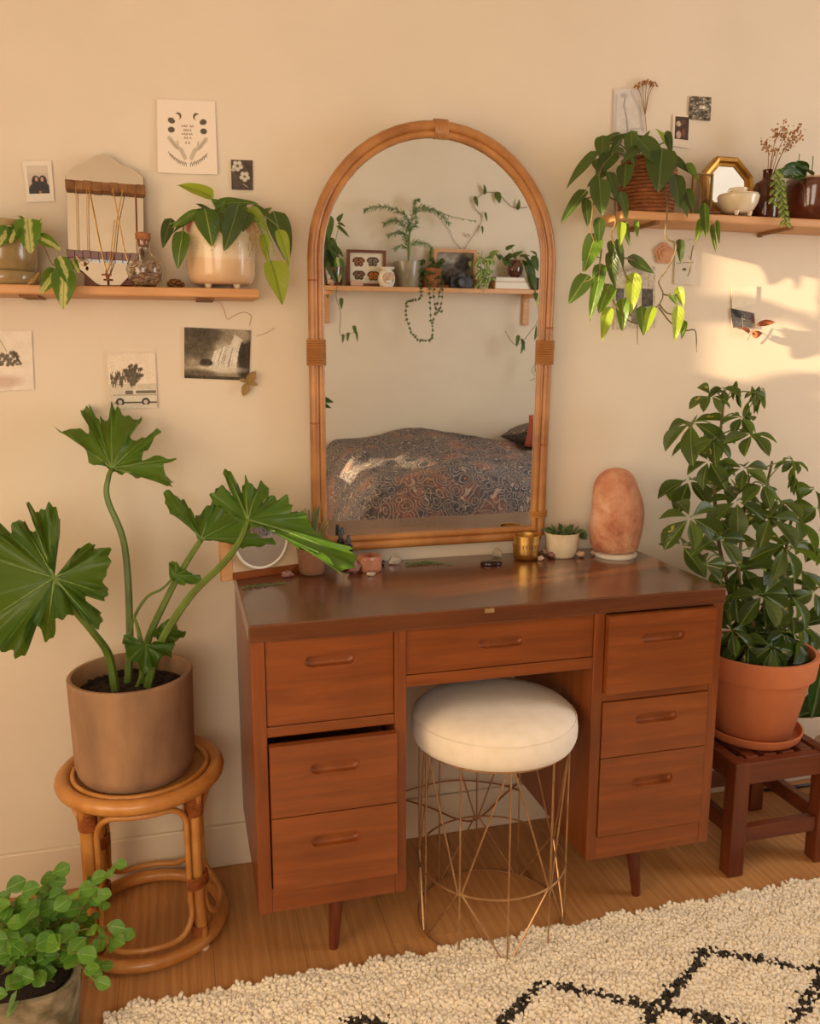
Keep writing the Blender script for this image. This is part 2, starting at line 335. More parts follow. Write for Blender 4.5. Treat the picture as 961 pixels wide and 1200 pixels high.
# ---- flat prints: a fine grid sheet whose ink is computed here
class Ink:
    def __init__(s, w, h, bg): s.w = w; s.h = h; s.a = np.ones((h, w, 3))*np.array(bg)/255.; s.X, s.Y = np.meshgrid((np.arange(w)+.5)/w, (np.arange(h)+.5)/h); s.k = h/w
    def put(s, m, c): m = np.clip(m, 0, 1)[..., None]; s.a = s.a*(1-m)+np.array(c)/255.*m
    def ell(s, x, y, rx, ry, c, rot=0, soft=.15):
        dx = s.X-x; dy = (s.Y-y)*s.k; q = math.cos(rot)*dx+math.sin(rot)*dy; p = -math.sin(rot)*dx+math.cos(rot)*dy
        s.put((1-np.sqrt((q/rx)**2+(p/ry)**2))/soft+.5, c)
    def rect(s, x0, y0, x1, y1, c): s.put(((s.X > x0) & (s.X < x1) & (s.Y > y0) & (s.Y < y1)).astype(float), c)
    def line(s, pts, w, c):
        for (x0, y0), (x1, y1) in zip(pts[:-1], pts[1:]):
            ax, ay, bx, by = x0, y0*s.k, x1, y1*s.k; L2 = (bx-ax)**2+(by-ay)**2+1e-9
            t = np.clip(((s.X-ax)*(bx-ax)+(s.Y*s.k-ay)*(by-ay))/L2, 0, 1); d = np.hypot(s.X-ax-t*(bx-ax), s.Y*s.k-ay-t*(by-ay)); s.put((w-d)/(w*.5)+.5, c)
    def speck(s, amp, m=None):
        g = (rng.random((s.h, s.w, 1))-.5)*amp; s.a = np.clip(s.a + (g if m is None else g*m[..., None]), 0, 1)
    def cloud(s, cell, amp, m=None):
        h, w = s.h//cell+2, s.w//cell+2; g = rng.random((h, w))-.5; yy = np.linspace(0, h-1.01, s.h); xx = np.linspace(0, w-1.01, s.w); yi = yy.astype(int); xi = xx.astype(int); fy = (yy-yi)[:, None]; fx = (xx-xi)[None]
        v = (g[yi][:, xi]*(1-fx)+g[yi][:, xi+1]*fx)*(1-fy)+(g[yi+1][:, xi]*(1-fx)+g[yi+1][:, xi+1]*fx)*fy
        s.a = np.clip(s.a+(v*amp if m is None else v*amp*m)[..., None], 0, 1)
def sheet_mesh(ink, c00, c10, c01, c11, curl=0.0, nrm=None):
    """corners: top-left, top-right, bottom-left, bottom-right; one quad per ink cell; a thin paper back"""
    h, w = ink.h, ink.w; A, B, C_, D = [np.array(c) for c in (c00, c10, c01, c11)]
    u = np.linspace(0, 1, w+1)[None, :, None]; v = np.linspace(0, 1, h+1)[:, None, None]
    P = (A*(1-u)+B*u)*(1-v)+(C_*(1-u)+D*u)*v
    if nrm is None: nrm = np.array((0,-1,0))
    P = P + np.array(nrm)*curl*((v**2)*(.5+.5*np.cos(u*2*PI)))
    verts = P.reshape(-1, 3); back = verts - np.array(nrm)*.0012; n = (w+1)*(h+1)
    idx = np.arange(n).reshape(h+1, w+1); q = np.stack([idx[:-1,:-1], idx[1:,:-1], idx[1:,1:], idx[:-1,1:]], -1).reshape(-1, 4)
    rim = np.concatenate([idx[0,:], idx[1:,-1], idx[-1,-2::-1], idx[-2:0:-1,0]]); nx = np.roll(rim, -1)
    V = np.concatenate([verts, back]).tolist(); F = q.tolist()+(q[:, ::-1]+n).tolist()+np.stack([rim, nx, nx+n, rim+n], -1).tolist()
    me = bpy.data.meshes.new('sheet'); 
    o = np.array(V).mean(0); me.from_pydata((np.array(V)-o).tolist(), [], F)
    a = me.color_attributes.new('ink', 'FLOAT_COLOR', 'CORNER'); cols = np.ones((len(me.loops), 4))
    x = ink.a.reshape(-1, 3); x = np.where(x <= .04045, x/12.92, ((x+.055)/1.055)**2.4); cols[:h*w*4, :3] = np.repeat(x, 4, 0); cols[h*w*4:, :3] = (.75, .66, .54)
    a.data.foreach_set('color', cols.ravel().astype(np.float32)); return me, o
def sheet(name, ink, corners, label, cat, m='print', curl=0.0, parent=None, nrm=None, group=None):
    me, o = sheet_mesh(ink, *corners, curl=curl, nrm=nrm); me.materials.append(M[m]); ob = bpy.data.objects.new(name, me); COL.objects.link(ob)
    if parent is None: ob.location = o; tag(ob, label, cat, group)
    else: ob.parent = parent.o; ob.location = Vector(o)-parent.loc
    return ob
def rock(name, m, label, cat, c, r, seed, group=None, sx=1, sy=1, sz=1, n=22, top=False):
    rr = random.Random(seed); bm = bmesh.new()
    for i in range(n):
        v = Vector((rr.gauss(0,1), rr.gauss(0,1), rr.gauss(0,1))).normalized(); v = Vector((v.x*sx, v.y*sy, v.z*sz))*r*rr.uniform(.8, 1.05); bm.verts.new(v)
    h = bmesh.ops.convex_hull(bm, input=bm.verts); bmesh.ops.delete(bm, geom=[v for v in bm.verts if not v.link_faces], context='VERTS')
    zmin = min(v.co.z for v in bm.verts)
    for v in bm.verts: v.co.z = max(v.co.z-zmin, 0)
    me = bpy.data.meshes.new(name); bm.to_mesh(me); bm.free(); me.materials.append(m)
    o = bpy.data.objects.new(name, me); COL.objects.link(o); o.location = c; return tag(o, label, cat, group)
# ================================================================== THE ROOM
XL, XR, YB, ZC = -1.5, 3.0, -3.1, 2.5
struct('wall_back', MB().box(XL-.12, XR+.12, 0, .1, -.05, ZC+.05), M['wall'])
struct('wall_opposite', MB().box(XL-.12, XR+.12, YB-.1, YB, -.05, ZC+.05), M['wall'])
struct('wall_right', MB().box(XR, XR+.1, YB, 0, -.05, ZC+.05), M['wall'])
struct('ceiling', MB().box(XL-.12, XR+.12, YB-.1, .1, ZC, ZC+.1), M['ceil'])
SUN_OPENINGS = [(-.76, -.560, 1.70, 2.02), (-2.90, -2.68, .86, 1.05), (-.76, -.66, 1.10, 1.25)]   # openings cut in the unseen left wall to shape the sun patches
ys = sorted({YB, 0.0, *[w[0] for w in SUN_OPENINGS], *[w[1] for w in SUN_OPENINGS]}); zs_ = sorted({-.05, ZC+.05, *[w[2] for w in SUN_OPENINGS], *[w[3] for w in SUN_OPENINGS]}); mb = MB()
for y0, y1 in zip(ys[:-1], ys[1:]):
    for z0, z1 in zip(zs_[:-1], zs_[1:]):
        ym, zm_ = (y0+y1)/2, (z0+z1)/2
        if not any(w[0] < ym < w[1] and w[2] < zm_ < w[3] for w in SUN_OPENINGS): mb.box(XL-.04, XL, y0, y1, z0, z1)
struct('wall_left', mb, M['wall'])
for i, (y0, y1, z0, z1) in enumerate(SUN_OPENINGS):
    f = MB()
    for a in ((y0-.04, y0, z0-.04, z1+.04), (y1, y1+.04, z0-.04, z1+.04), (y0, y1, z0-.04, z0), (y0, y1, z1, z1+.04)): f.box(XL, XL+.015, *a)
    struct('window_%d' % (i+1), f, M['trim'])  # trim around the openings added for the sun patches
# floor: laminate planks running towards the wall
fl = struct('floor', MB().box(XL, XR, YB, 0, -.05, -.004), M['gap'])
x = XL; k = 0
while x < XR-.01:
    x1 = min(x+.19, XR); y = -(.35+.47*(k*.61 % 1)); yp = 0.0
    while yp > YB+.01:
        y = max(y, YB); m = MB().box(x+.0004-(x+x1)/2, x1-.0004-(x+x1)/2, y-(y+yp)/2+.0004, yp-(y+yp)/2-.0004, -.012, 0)
        o = struct('plank', m, M['plank'], fl); o.location = ((x+x1)/2, (y+yp)/2, 0); yp = y; y -= 1.25
    x = x1; k += 1
for nm, b in (('baseboard_back', (XL, XR, -.012, 0, 0, .112)), ('baseboard_opposite', (XL, XR, YB, YB+.012, 0, .112)), ('baseboard_right', (XR-.012, XR, YB+.012, -.012, 0, .112))):
    struct(nm, MB().box(*b), M['trim'], bevel=.004)

# ================================================================== DESK
DX0, DX1, DZ = .112, 1.144, .762
D = Thing('desk', 'reddish brown wooden desk with seven drawer fronts and tapered legs against the wall', 'desk', (.628, -.22, 0))
D.part('desktop', MB().box(DX0-.002, DX1+.002, -.446, -.004, .726, DZ), M['walnuttop'], bevel=.003)
D.part('top_label', MB().box(.583, .603, -.4472, -.4455, .750, .7585), M['greyleaf'])
def panel(n, x0, x1, y0, y1, z0, z1, m='walnutv'): return D.part(n, MB().box(x0, x1, y0, y1, z0, z1), M[m], bevel=.0015)
for a, b in ((DX0, .139), (.395, .419), (.833, .857), (1.119, DX1)): panel('side_panel', a, b, -.442, -.006, .152, .726)
for a, b in ((.139, .395), (.857, 1.119)):
    panel('bottom_rail', a, b, -.441, -.02, .152, .205, 'walnut'); panel('back_panel', a, b, -.018, -.008, .205, .726)
panel('drawer_rail', .139, .395, -.441, -.40, .530, .551, 'walnut'); panel('drawer_rail', .857, 1.119, -.441, -.40, .526, .547, 'walnut')
panel('kneehole_rail', .419, .833, -.441, -.40, .605, .6295, 'walnut')
def stadium(cx, cz, w, h, y, n=8):
    r = h/2; pts = []
    for s, a0 in ((1, -PI/2), (-1, PI/2)):
        for i in range(n+1):
            a = a0+PI*i/n; pts.append((cx+s*(w/2-r)+r*math.cos(a), y, cz+r*math.sin(a)))
    return pts
def drawer(x0, x1, z0, z1, yf, pulls, splits=(), th=.018, depth=.36):
    bm = bmesh.new(); levels = [z0, *splits, z1]; g = .0012
    for za, zb in zip(levels[:-1], levels[1:]):
        za += g if za in splits else 0; zb -= g if zb in splits else 0
        loops = [[(x0, yf, za), (x1, yf, za), (x1, yf, zb), (x0, yf, zb)]]+[stadium(*p, yf) for p in pulls if za < p[1] < zb]
        ed = []
        for L in loops:
            vs = [bm.verts.new(p) for p in L]; ed += [bm.edges.new((vs[i], vs[(i+1) % len(vs)])) for i in range(len(vs))]
            if L is loops[0]: outer = vs
        bmesh.ops.triangle_fill(bm, edges=ed, use_beauty=True)
        bk = [bm.verts.new((v.co.x, yf+th, v.co.z)) for v in outer]
        for i in range(4): bm.faces.new((outer[i], outer[(i+1) % 4], bk[(i+1) % 4], bk[i]))
        bm.faces.new(bk)
    bm.verts.index_update(); mb = MB(); mb.add([v.co.copy() for v in bm.verts], [[v.index for v in f.verts] for f in bm.faces]); bm.free()
    yb = min(yf+th+depth, -.03); mb.box(x0+.008, x0+.018, yf+th, yb, z0+.012, z1-.03).box(x1-.018, x1-.008, yf+th, yb, z0+.012, z1-.03).box(x0+.018, x1-.018, yb-.01, yb, z0+.012, z1-.03).box(x0+.018, x1-.018, yf+th, yb-.01, z0+.012, z0+.02)
    dr = D.part('drawer', mb, M['walnut'])
    for p in pulls:
        a = stadium(*p, yf-.0006); n = len(a); cx, cz = p[0], p[1]; r = MB(); rings = [a]
        for s, dy in ((.985, .005), (.95, .010), (.80, .0125), (.4, .013)):
            rings.append([(cx+(q[0]-cx)*(1-(1-s)*.35), yf+dy, cz+(q[2]-cz)*s) for q in a])
        lip = [(cx+(q[0]-cx)*1.03, yf-.0008, cz+(q[2]-cz)*1.13) for q in a]; rings = [lip]+rings
        for q in rings: r.v += q
        for i in range(len(rings)-1):
            for j in range(n): r.f.append((i*n+j, i*n+(j+1) % n, (i+1)*n+(j+1) % n, (i+1)*n+j))
        r.f.append(tuple((len(rings)-1)*n+j for j in range(n)))
        D.part('finger_pull', r, M['walnutdark'], dr, smooth=True)
    return dr
drawer(.1405, .3935, .5525, .7245, -.438, [(.266, .677, .099, .023)])
drawer(.1405, .3935, .212, .521, -.466, [(.268, .466, .099, .023), (.267, .310, .099, .023)], (.371,))
drawer(.4205, .8315, .631, .7245, -.437, [(.624, .681, .099, .022)])
drawer(.8585, 1.1175, .5485, .7225, -.457, [(.989, .668, .104, .022)])
drawer(.8585, 1.1175, .208, .5245, -.445, [(.990, .478, .104, .022), (.991, .328, .100, .022)], (.395,))
for px, py, bx in ((.273, -.377, -.012), (1.001, -.381, .012), (.273, -.075, -.012), (1.001, -.075, .012)):
    D.part('leg', MB().tube([(px-bx, py+.012 if py < -.2 else py-.01, .156), (px, py, .008), (px, py, 0)], [.019, .0105, .0095], 14), M['legwood'], smooth=True)

# ================================================================== POUFFE
PC = Vector((.640, -.360, 0)); PR = .180
S = Thing('pouffe_stool', 'round cream velvet pouffe on a geometric brass wire base under the desk', 'stool', PC)
zb = .438
prof = [(.001, zb), (.165, zb), (.176, zb+.004), (.1815, zb+.018), (.1825, zb+.035), (.1805, zb+.050), (.174, zb+.064), (.160, zb+.076), (.12, zb+.086), (.06, zb+.090), (.0008, zb+.091)]
seat = S.part('seat_cushion', MB().lathe(PC, prof, 48), M['fabric'], smooth=True, sharp=80)
S.part('seam', MB().tube([PC+Vector((.1785*math.cos(a*PI/32), .1785*math.sin(a*PI/32), zb+.0575)) for a in range(64)], .0016, 6, True), M['fabric'], seat, smooth=True)
wr = .0021; NR = 10; a0 = math.radians(-98)
def rod(k, z, R=.166): return PC+Vector((R*math.cos(a0+2*PI*k/NR), R*math.sin(a0+2*PI*k/NR), z))
zm = .150
for z in (.005, zm, zb-.003): S.part('ring', MB().tube([PC+Vector((.166*math.cos(a*PI/24), .166*math.sin(a*PI/24), z)) for a in range(48)], wr*1.15, 6, True), M['brasswire'], smooth=True)
for k in range(NR): S.part('rod', MB().tube([rod(k, .005), rod(k, zb)], wr, 6), M['brasswire'], smooth=True)
for k in range(1, NR, 2):
    for j in (-1, 1):
        S.part('brace', MB().tube([rod(k+j*.93, zb-.002), rod(k+j*.04, zm)], wr, 6), M['brasswire'], smooth=True); S.part('brace', MB().tube([rod(k+j*.04, zm), rod(k+j*.93, .005)], wr, 6), M['brasswire'], smooth=True)

# ================================================================== ARCHED MIRROR
def mp(u, v, w=0.0): return Vector((u, 0, 0))+Vector((0, MO.y, MO.z))+MV*v+MN*w
ml, mr = onmirror(362, 430), onmirror(645, 430); mtp, mbt = onmirror(505, 141), onmirror(520, 638)
U0, U1 = ml.x, mr.x; V0 = (mbt-MO).dot(MV)*1.0; V1 = (mtp-MO).dot(MV); UC = (U0+U1)/2; HW = (U1-U0)/2
def arch(ins, w, n=28):
    hw = HW-ins; top = V1-ins; sv = V1-HW*1.02; hh = top-sv; pts = [mp(UC-hw, V0+ins, w), mp(UC-hw, V0+ins+.02, w)]
    pts += [mp(UC-hw, V0+ins+.02+(sv-V0-ins-.02)*i/12, w) for i in range(1, 12)]
    pts += [mp(UC-hw*math.cos(PI*i/n), sv+hh*math.sin(PI*i/n), w) for i in range(n+1)]
    pts += [mp(UC+hw, sv-(sv-V0-ins-.02)*i/12, w) for i in range(1, 12)]+[mp(UC+hw, V0+ins+.02, w), mp(UC+hw, V0+ins, w)]
    return pts
A = Thing('arched_mirror', 'tall arched wall mirror in a double cane rattan frame above the desk', 'mirror', mp(UC, V0, -.02))
gl = arch(.030, 0.0); A.part('mirror_glass', MB().poly(gl, -MN*.004), M['mirror'])
A.part('backing', MB().poly(arch(.020, -.0045), -MN*.004), M['rattandark'])
def closed_bottom(ins, w): return arch(ins, w)
for nm, ins, rad, w in (('outer_cane', .0115, .0118, .003), ('inner_cane', .0285, .0078, .005)):
    p = arch(ins, w); A.part(nm, MB().tube(p, rad, 12, up=MN), M['mframe'], smooth=True)
    A.part(nm, MB().tube([mp(UC-HW+ins*.9, V0+ins, w), mp(UC, V0+ins, w), mp(UC+HW-ins*.9, V0+ins, w)], rad*1.02, 12), M['mframe'], smooth=True)
def binding(i0, i1, turns=9):
    p = arch(.017, .004); a, b = p[i0], p[i1]; d = (b-a).normalized(); side = d.cross(MN)
    for k in range(turns):
        c = a.lerp(b, k/(turns-1)); loop = [c+side*.0215*math.cos(q*PI/8)+MN*.0145*math.sin(q*PI/8) for q in range(16)]
        yield loop
def wrap(center_v, side, n=12, step=.0042):
    u = UC+side*(HW-.017); mb = MB()
    for k in range(n):
        c = mp(u, center_v+(k-n/2)*step, .004); mb.tube([c+Vector((1,0,0))*.0208*math.cos(q*PI/8)+MN*.0138*math.sin(q*PI/8) for q in range(16)], .0024, 5, True)
    A.part('binding', mb, M['mframe'], smooth=True)
for s in (-1, 1): wrap((onmirror(370 if s < 0 else 640, 412)-MO).dot(MV), s, 14)
wrap(.06, 1, 4); wrap(.06, -1, 4)
mb = MB()
for k in range(9):
    a = PI/2-.05+.10*k/8; sv = V1-HW*1.02; c = mp(UC-(HW-.017)*math.cos(a+.02), sv+(V1-.017-sv)*math.sin(a+.02), .004); rd = Vector((-math.cos(a), 0, math.sin(a)))
    mb.tube([c+rd*.0200*math.cos(q*PI/8)+MN*.0128*math.sin(q*PI/8) for q in range(16)], .0016, 5, True)
A.part('binding', mb, M['mframe'], smooth=True)
for (u, v) in ((UC-HW+.0115, .30), (UC+HW-.0115, .235), (UC+HW-.0115, .52), (UC-HW+.0115, .62)):
    A.part('cane_node', MB().tube([mp(u, v-.002, .003), mp(u, v, .003), mp(u, v+.002, .003)], [.0118, .0126, .0118], 12), M['rattandark'], smooth=True)

# ================================================================== RATTAN STOOL
RC = Vector((-.113, -.195, 0))
R_ = Thing('rattan_stool', 'round honey rattan plant stool with woven top and looped sides', 'stool', RC)
def cyl(a, z, R): return RC+Vector((R*math.cos(a), R*math.sin(a), z))
def ringpts(R, z, n=48): return [cyl(2*PI*k/n, z, R) for k in range(n)]
TZ = .375
R_.part('top_ring', MB().tube(ringpts(.160, TZ), .0165, 12, True), M['rattan'], smooth=True)
R_.part('rim_cane', MB().tube(ringpts(.139, TZ+.010), .006, 8, True), M['rattan'], smooth=True)
R_.part('woven_seat', MB().lathe(RC, [(.0005, TZ-.004), (.150, TZ-.004), (.150, TZ+.006), (.0005, TZ+.007)], 48), M['weave'])
R_.part('base_ring', MB().tube(ringpts(.160, .020), .0145, 12, True), M['rattan'], smooth=True)
for a in [math.radians(q) for q in (-44, 46, 136, 226)]:
    leg = R_.part('leg', MB().tube([cyl(a, z, r) for z, r in ((.02, .157), (.10, .150), (.2, .148), (.3, .150), (.37, .157))], .0135, 10), M['rattan'], smooth=True)
    for z0, z1, rr in ((.315, .360, .0185), (.150, .178, .021), (.035, .060, .0165)):
        mb = MB(); n = int((z1-z0)/.0042)
        for k in range(n):
            z = z0+(z1-z0)*k/n; c = cyl(a, z, .149); t = Vector((-math.sin(a), math.cos(a), 0)); rd = Vector((math.cos(a), math.sin(a), 0)); wd_ = rr*1.25 if z0 < .2 and z0 > .1 else rr
            mb.tube([c+t*wd_*math.cos(q*PI/7)+rd*.0165*math.sin(q*PI/7) for q in range(14)], .0025, 5, True)
        R_.part('binding', mb, M['rattandark'], leg, smooth=True)
    R_.part('foot', MB().lathe(cyl(a, 0, .160), [(.010, 0), (.012, .004), (.010, .012)], 12), M['cream'], leg, smooth=True)
    # slim cane hoop between this leg and the next
    a1, a2, z0, z1 = a+math.radians(8), a+math.radians(82), .052, .347; rc = .05; th = rc/.15; pts = []
    for (ca, cz, s) in ((a1+th, z0+rc, PI), (a2-th, z0+rc, 1.5*PI), (a2-th, z1-rc, 0), (a1+th, z1-rc, .5*PI)):
        for i in range(7):
            q = s+PI/2*i/6; zz = cz+rc*math.sin(q); pts.append(cyl(ca+th*math.cos(q), zz, .1475+.010*max(0, (.12-zz)/.07)))
    P2 = []
    for i in range(len(pts)):
        p, q = pts[i], pts[(i+1) % len(pts)]; P2.append(p)
        if (q-p).length > .04:
            for k in range(1, 8):
                w = p.lerp(q, k/8); d = (w-RC); ang = math.atan2(d.y, d.x); P2.append(cyl(ang, w.z, .1475+.010*max(0, (.12-w.z)/.07)))
    R_.part('side_hoop', MB().tube(P2, .0066, 8, True, up=(0,0,1)), M['rattan'], smooth=True)

# ================================================================== WOODEN PLANT STOOL (right)
W_ = Thing('wooden_stool', 'low dark wooden slatted stool with square legs under the terracotta pot', 'stool', (1.40, -.235, 0))
wx0, wx1, wy0, wy1 = 1.252, 1.545, -.385, -.085
for xx in (wx0, wx1-.042):
    for yy in (wy0, wy1-.042): W_.part('leg', MB().box(xx, xx+.042, yy, yy+.042, 0, .300), M['legwood'], bevel=.004)
for yy in (wy0+.006, wy1-.036): W_.part('top_rail', MB().box(wx0+.042, wx1-.042, yy, yy+.028, .240, .296), M['legwoodx'], bevel=.003)
for yy in (wy0+.008, wy1-.036): W_.part('stretcher', MB().box(wx0+.042, wx1-.042, yy, yy+.024, .085, .125), M['legwoodx'], bevel=.003)
for xx in (wx0+.006, wx1-.036):
    W_.part('side_rail', MB().box(xx, xx+.028, wy0+.042, wy1-.042, .240, .296), M['legwoodx'], bevel=.003); W_.part('side_stretcher', MB().box(xx, xx+.024, wy0+.042, wy1-.042, .100, .140), M['legwoodx'], bevel=.003)
for k in range(4):
    x0 = wx0+.052+k*.052; W_.part('slat', MB().box(x0, x0+.034, wy0+.034, wy1-.036, .280, .298), M['legwoodx'], bevel=.002)

# ================================================================== RUG
RG = Thing('shag_rug', 'cream shaggy rug with charcoal diamond lines across the floor', 'rug', (.7, -1.1, 0))
rx0, rx1, ry0, ry1 = -.19, 1.78, -1.75, -.452
RG.part('backing', MB().box(rx0+.01, rx1-.01, ry0+.01, ry1-.012, .0005, .008), M['cream'])
def tufts(xa, xb, ya, yb, step, hgt):
    nx, ny = int((xb-xa)/step), int((yb-ya)/step); X, Y = np.meshgrid(np.arange(nx), np.arange(ny)); n = nx*ny
    X = xa+(X.ravel()+rng.random(n))*step; Y = ya+(Y.ravel()+rng.random(n))*step
    edge = ry1-.004+.006*np.sin(X*37)+.005*np.sin(X*91+1); keep = Y < edge; X = X[keep]; Y = Y[keep]; n = len(X)
    h = hgt*(.65+.6*rng.random(n))*(.8+.25*np.sin(X*31+np.sin(Y*40)*2)*np.sin(Y*43)); r = step*(.62+.5*rng.random(n)); la = rng.random(n)*2*PI; lean = h*(.1+.55*rng.random(n))
    tx = X+np.cos(la)*lean; ty = Y+np.sin(la)*lean; ang = rng.random(n)*PI
    V = np.zeros((n, 9, 3))
    for k in range(4):
        a = ang+k*PI/2; c, s_ = np.cos(a), np.sin(a)
        V[:, k] = np.stack([X+c*r, Y+s_*r, np.full(n, .004)], -1); V[:, 4+k] = np.stack([X+(tx-X)*.75+c*r*1.05, Y+(ty-Y)*.75+s_*r*1.05, .004+h*.78], -1)
    V[:, 8] = np.stack([tx, ty, .004+h], -1)
    F = [];  base = np.array([[k, (k+1) % 4, 4+(k+1) % 4, 4+k] for k in range(4)]); tri = np.array([[4+k, 4+(k+1) % 4, 8] for k in range(4)])
    q = (base[None]+(np.arange(n)*9)[:, None, None]).reshape(-1, 4); t3 = (tri[None]+(np.arange(n)*9)[:, None, None]).reshape(-1, 3)
    # dyed diamond lattice
    pu = ((X-.658)/.3835); pv = (Y+.672)/.242
    d1 = np.abs(((pu+pv+.25) % 1)-.5); d2 = np.abs(((pu-pv-.25+.5+.5) % 1)-.5); d = np.minimum(d1, d2)
    wob = .052+.012*np.sin(X*25+Y*19)+.008*np.sin(X*63); black = (d < wob*(.5+.8*rng.random(n))) & (rng.random(n) < .86) & (Y < -.603)
    g = .88+.12*rng.random(n)
    col = np.where(black[:, None], np.array(rgb(58,52,46))*(.6+.9*rng.random(n))[:, None], np.array(rgb(246,232,208))*g[:, None])
    me = bpy.data.meshes.new('pile'); me.vertices.add(n*9); me.vertices.foreach_set('co', (V.reshape(-1, 3)-np.array(RG.loc)).ravel())
    me.loops.add(len(q)*4+len(t3)*3); me.polygons.add(len(q)+len(t3)); me.loops.foreach_set('vertex_index', np.concatenate([q.ravel(), t3.ravel()]))
    st = np.concatenate([np.arange(len(q))*4, len(q)*4+np.arange(len(t3))*3]); me.polygons.foreach_set('loop_start', st)
    me.update(calc_edges=True); a = me.color_attributes.new('ink', 'FLOAT_COLOR', 'POINT'); c4 = np.ones((n, 9, 4)); c4[:, :, :3] = col[:, None]; a.data.foreach_set('color', c4.ravel().astype(np.float32))
    me.polygons.foreach_set('use_smooth', [True]*len(me.polygons)); me.materials.append(M['yarn'])
    o = bpy.data.objects.new('pile', me); COL.objects.link(o); o.parent = RG.o; o['kind'] = 'stuff'
M['yarn'] = vcol('wool_yarn', .95, .1)
tufts(rx0, rx1, -.96, ry1+.02, .0052, .017); tufts(rx0, rx1, ry0, -.96, .012, .020)
# ================================================================== WALL SHELVES
SD = .13
zl = at(150, 335.5, -SD).z; ZL = zl                      # top of the left shelf
ZR = at(850, 251.5, -SD).z                               # top of the right shelf
xl_end = at(304, 343, -SD).x; xr_end = at(729, 250, -SD).x
SH = Thing('wall_shelf', 'narrow pine wall shelf holding the jewellery mirror, left of the arched mirror', 'shelf', (xl_end-.5, 0, ZL-.02))
SH.part('board', MB().box(xl_end-.95, xl_end, -SD, -.001, ZL-.019, ZL), M['shelfwood'], bevel=.004)
for px in (38, 240):
    p = at(px, 348, -.06); SH.part("bracket", MB().box(p.x-.018, p.x+.018, -.112, -.001, ZL-.0225, ZL-.0192), M["twig"])
SH2 = Thing('wall_shelf', 'narrow pine wall shelf holding the wicker basket and octagonal mirror, right side', 'shelf', (xr_end+.35, 0, ZR-.02))
SH2.part('board', MB().box(xr_end, xr_end+.95, -SD, -.001, ZR-.020, ZR), M['shelfwood'], bevel=.004)
for px in (752, 905):
    p = at(px, 262, -.05); SH2.part('bracket', MB().box(p.x-.006, p.x+.006, -.125, -.001, ZR-.027, ZR-.0205).box(p.x-.006, p.x+.006, -.006, -.001, ZR-.03, ZR-.027), M['twig'])
def stemtube(T, pts, r=.0018, m='vine', name='stem', n=6, parent=None):
    q = spline(pts, n); return T.part(name, MB().tube(q, r if not isinstance(r, tuple) else [r[0]+(r[1]-r[0])*i/(len(q)-1) for i in range(len(q))], 6), M[m], parent, smooth=True)
def pxs(L, Y): return [at(p[0], p[1], p[2] if len(p) > 2 else Y) for p in L]

# ---- pothos in ribbed planter (far left)
c = at(6, 333, -.066); c.z = ZL; s = mpp(c)
T = Thing('potted_pothos', 'variegated pothos in a ribbed olive glazed planter at the far left of the shelf', 'potted plant', c)
gp = mat('olive_glaze', rgb(172,146,100), rgb(136,112,70), 18, .22, bump=.4, bscale=26, Coat_Weight=.5)
T.part('saucer', MB().lathe(c, [(.001, 0), (.060, 0), (.066, .006), (.067, .024), (.063, .028), (.001, .028)], 36), gp, smooth=True)
T.part('pot', MB().lathe(c, [(.001, .029), (.058, .029), (.0635, .036), (.0655, .060), (.066, .117), (.0675, .121), (.066, .125), (.061, .124), (.060, .108), (.001, .105)], 48), gp, smooth=True)
T.part('soil', MB().lathe(c, [(.0005, .112), (.058, .110), (.058, .106), (.0005, .106)], 24), M['soil'])
for b in ((33,265,36,297,29,-.125), (49,280,71,290,17,-.13), (45,268,50,255,8,-.12), (22,268,8,264,7,-.12), (62,322,47,344,18,-.15), (75,325,74,362,27,-.155), (73,309,87,339,18,-.15), (86,308,93,320,10,-.14), (18,270,12,285,16,-.13), (8,272,-4,290,18,-.13), (28,262,22,252,12,-.09), (-2,268,-14,282,20,-.12)):
    pxleaf(T, 'pothos', *b)
stemtube(T, pxs([(20,275),(30,266),(46,272),(50,281)], -.11), .0016); stemtube(T, pxs([(40,275,-.11),(52,290,-.14),(60,308,-.15),(66,311,-.15),(74,312,-.15),(76,325,-.15)], 0), .0016); stemtube(T, pxs([(66,311),(63,322)], -.15), .0013)
T.part('leaf', MB().tube(spline([at(46,320,-.14), at(40,328,-.14), at(33,333,-.14)], 4), [.004]*3+[.005]*3+[.003]*3, 6), M['greyleaf'], smooth=True, label='dry curled pale leaf')

# ---- jewellery mirror
def vm(px, py):   # plane of the leaning vanity mirror
    z0 = ZL; n = Vector((0, -math.cos(.17), math.sin(.17))); o = Vector((0, -.066, z0)); d = ray(px, py); return CAM+d*((o-CAM).dot(n)/d.dot(n)), n
out = [(77,205),(87,194),(100,190),(113,182),(121,180.5),(129,183),(142,193),(156,198),(168,208),(168.5,300),(166,310),(150,325),(141,334),(115,334),(97,318),(83,308),(80,292)]
P = [vm(*p)[0] for p in out]; vn = vm(77,205)[1]
T = Thing('jewellery_mirror', 'frameless scalloped jewellery mirror with two wooden racks leaning on the wall', 'mirror', vm(128, 334)[0])
T.part('mirror_glass', MB().poly(P, -vn*.004), M['oldmirror'])
cc = sum(P, Vector())/len(P)
T.part('backing', MB().poly([cc+(p-cc)*1.012-vn*.0042 for p in P], -vn*.006), M['legwoodx'])
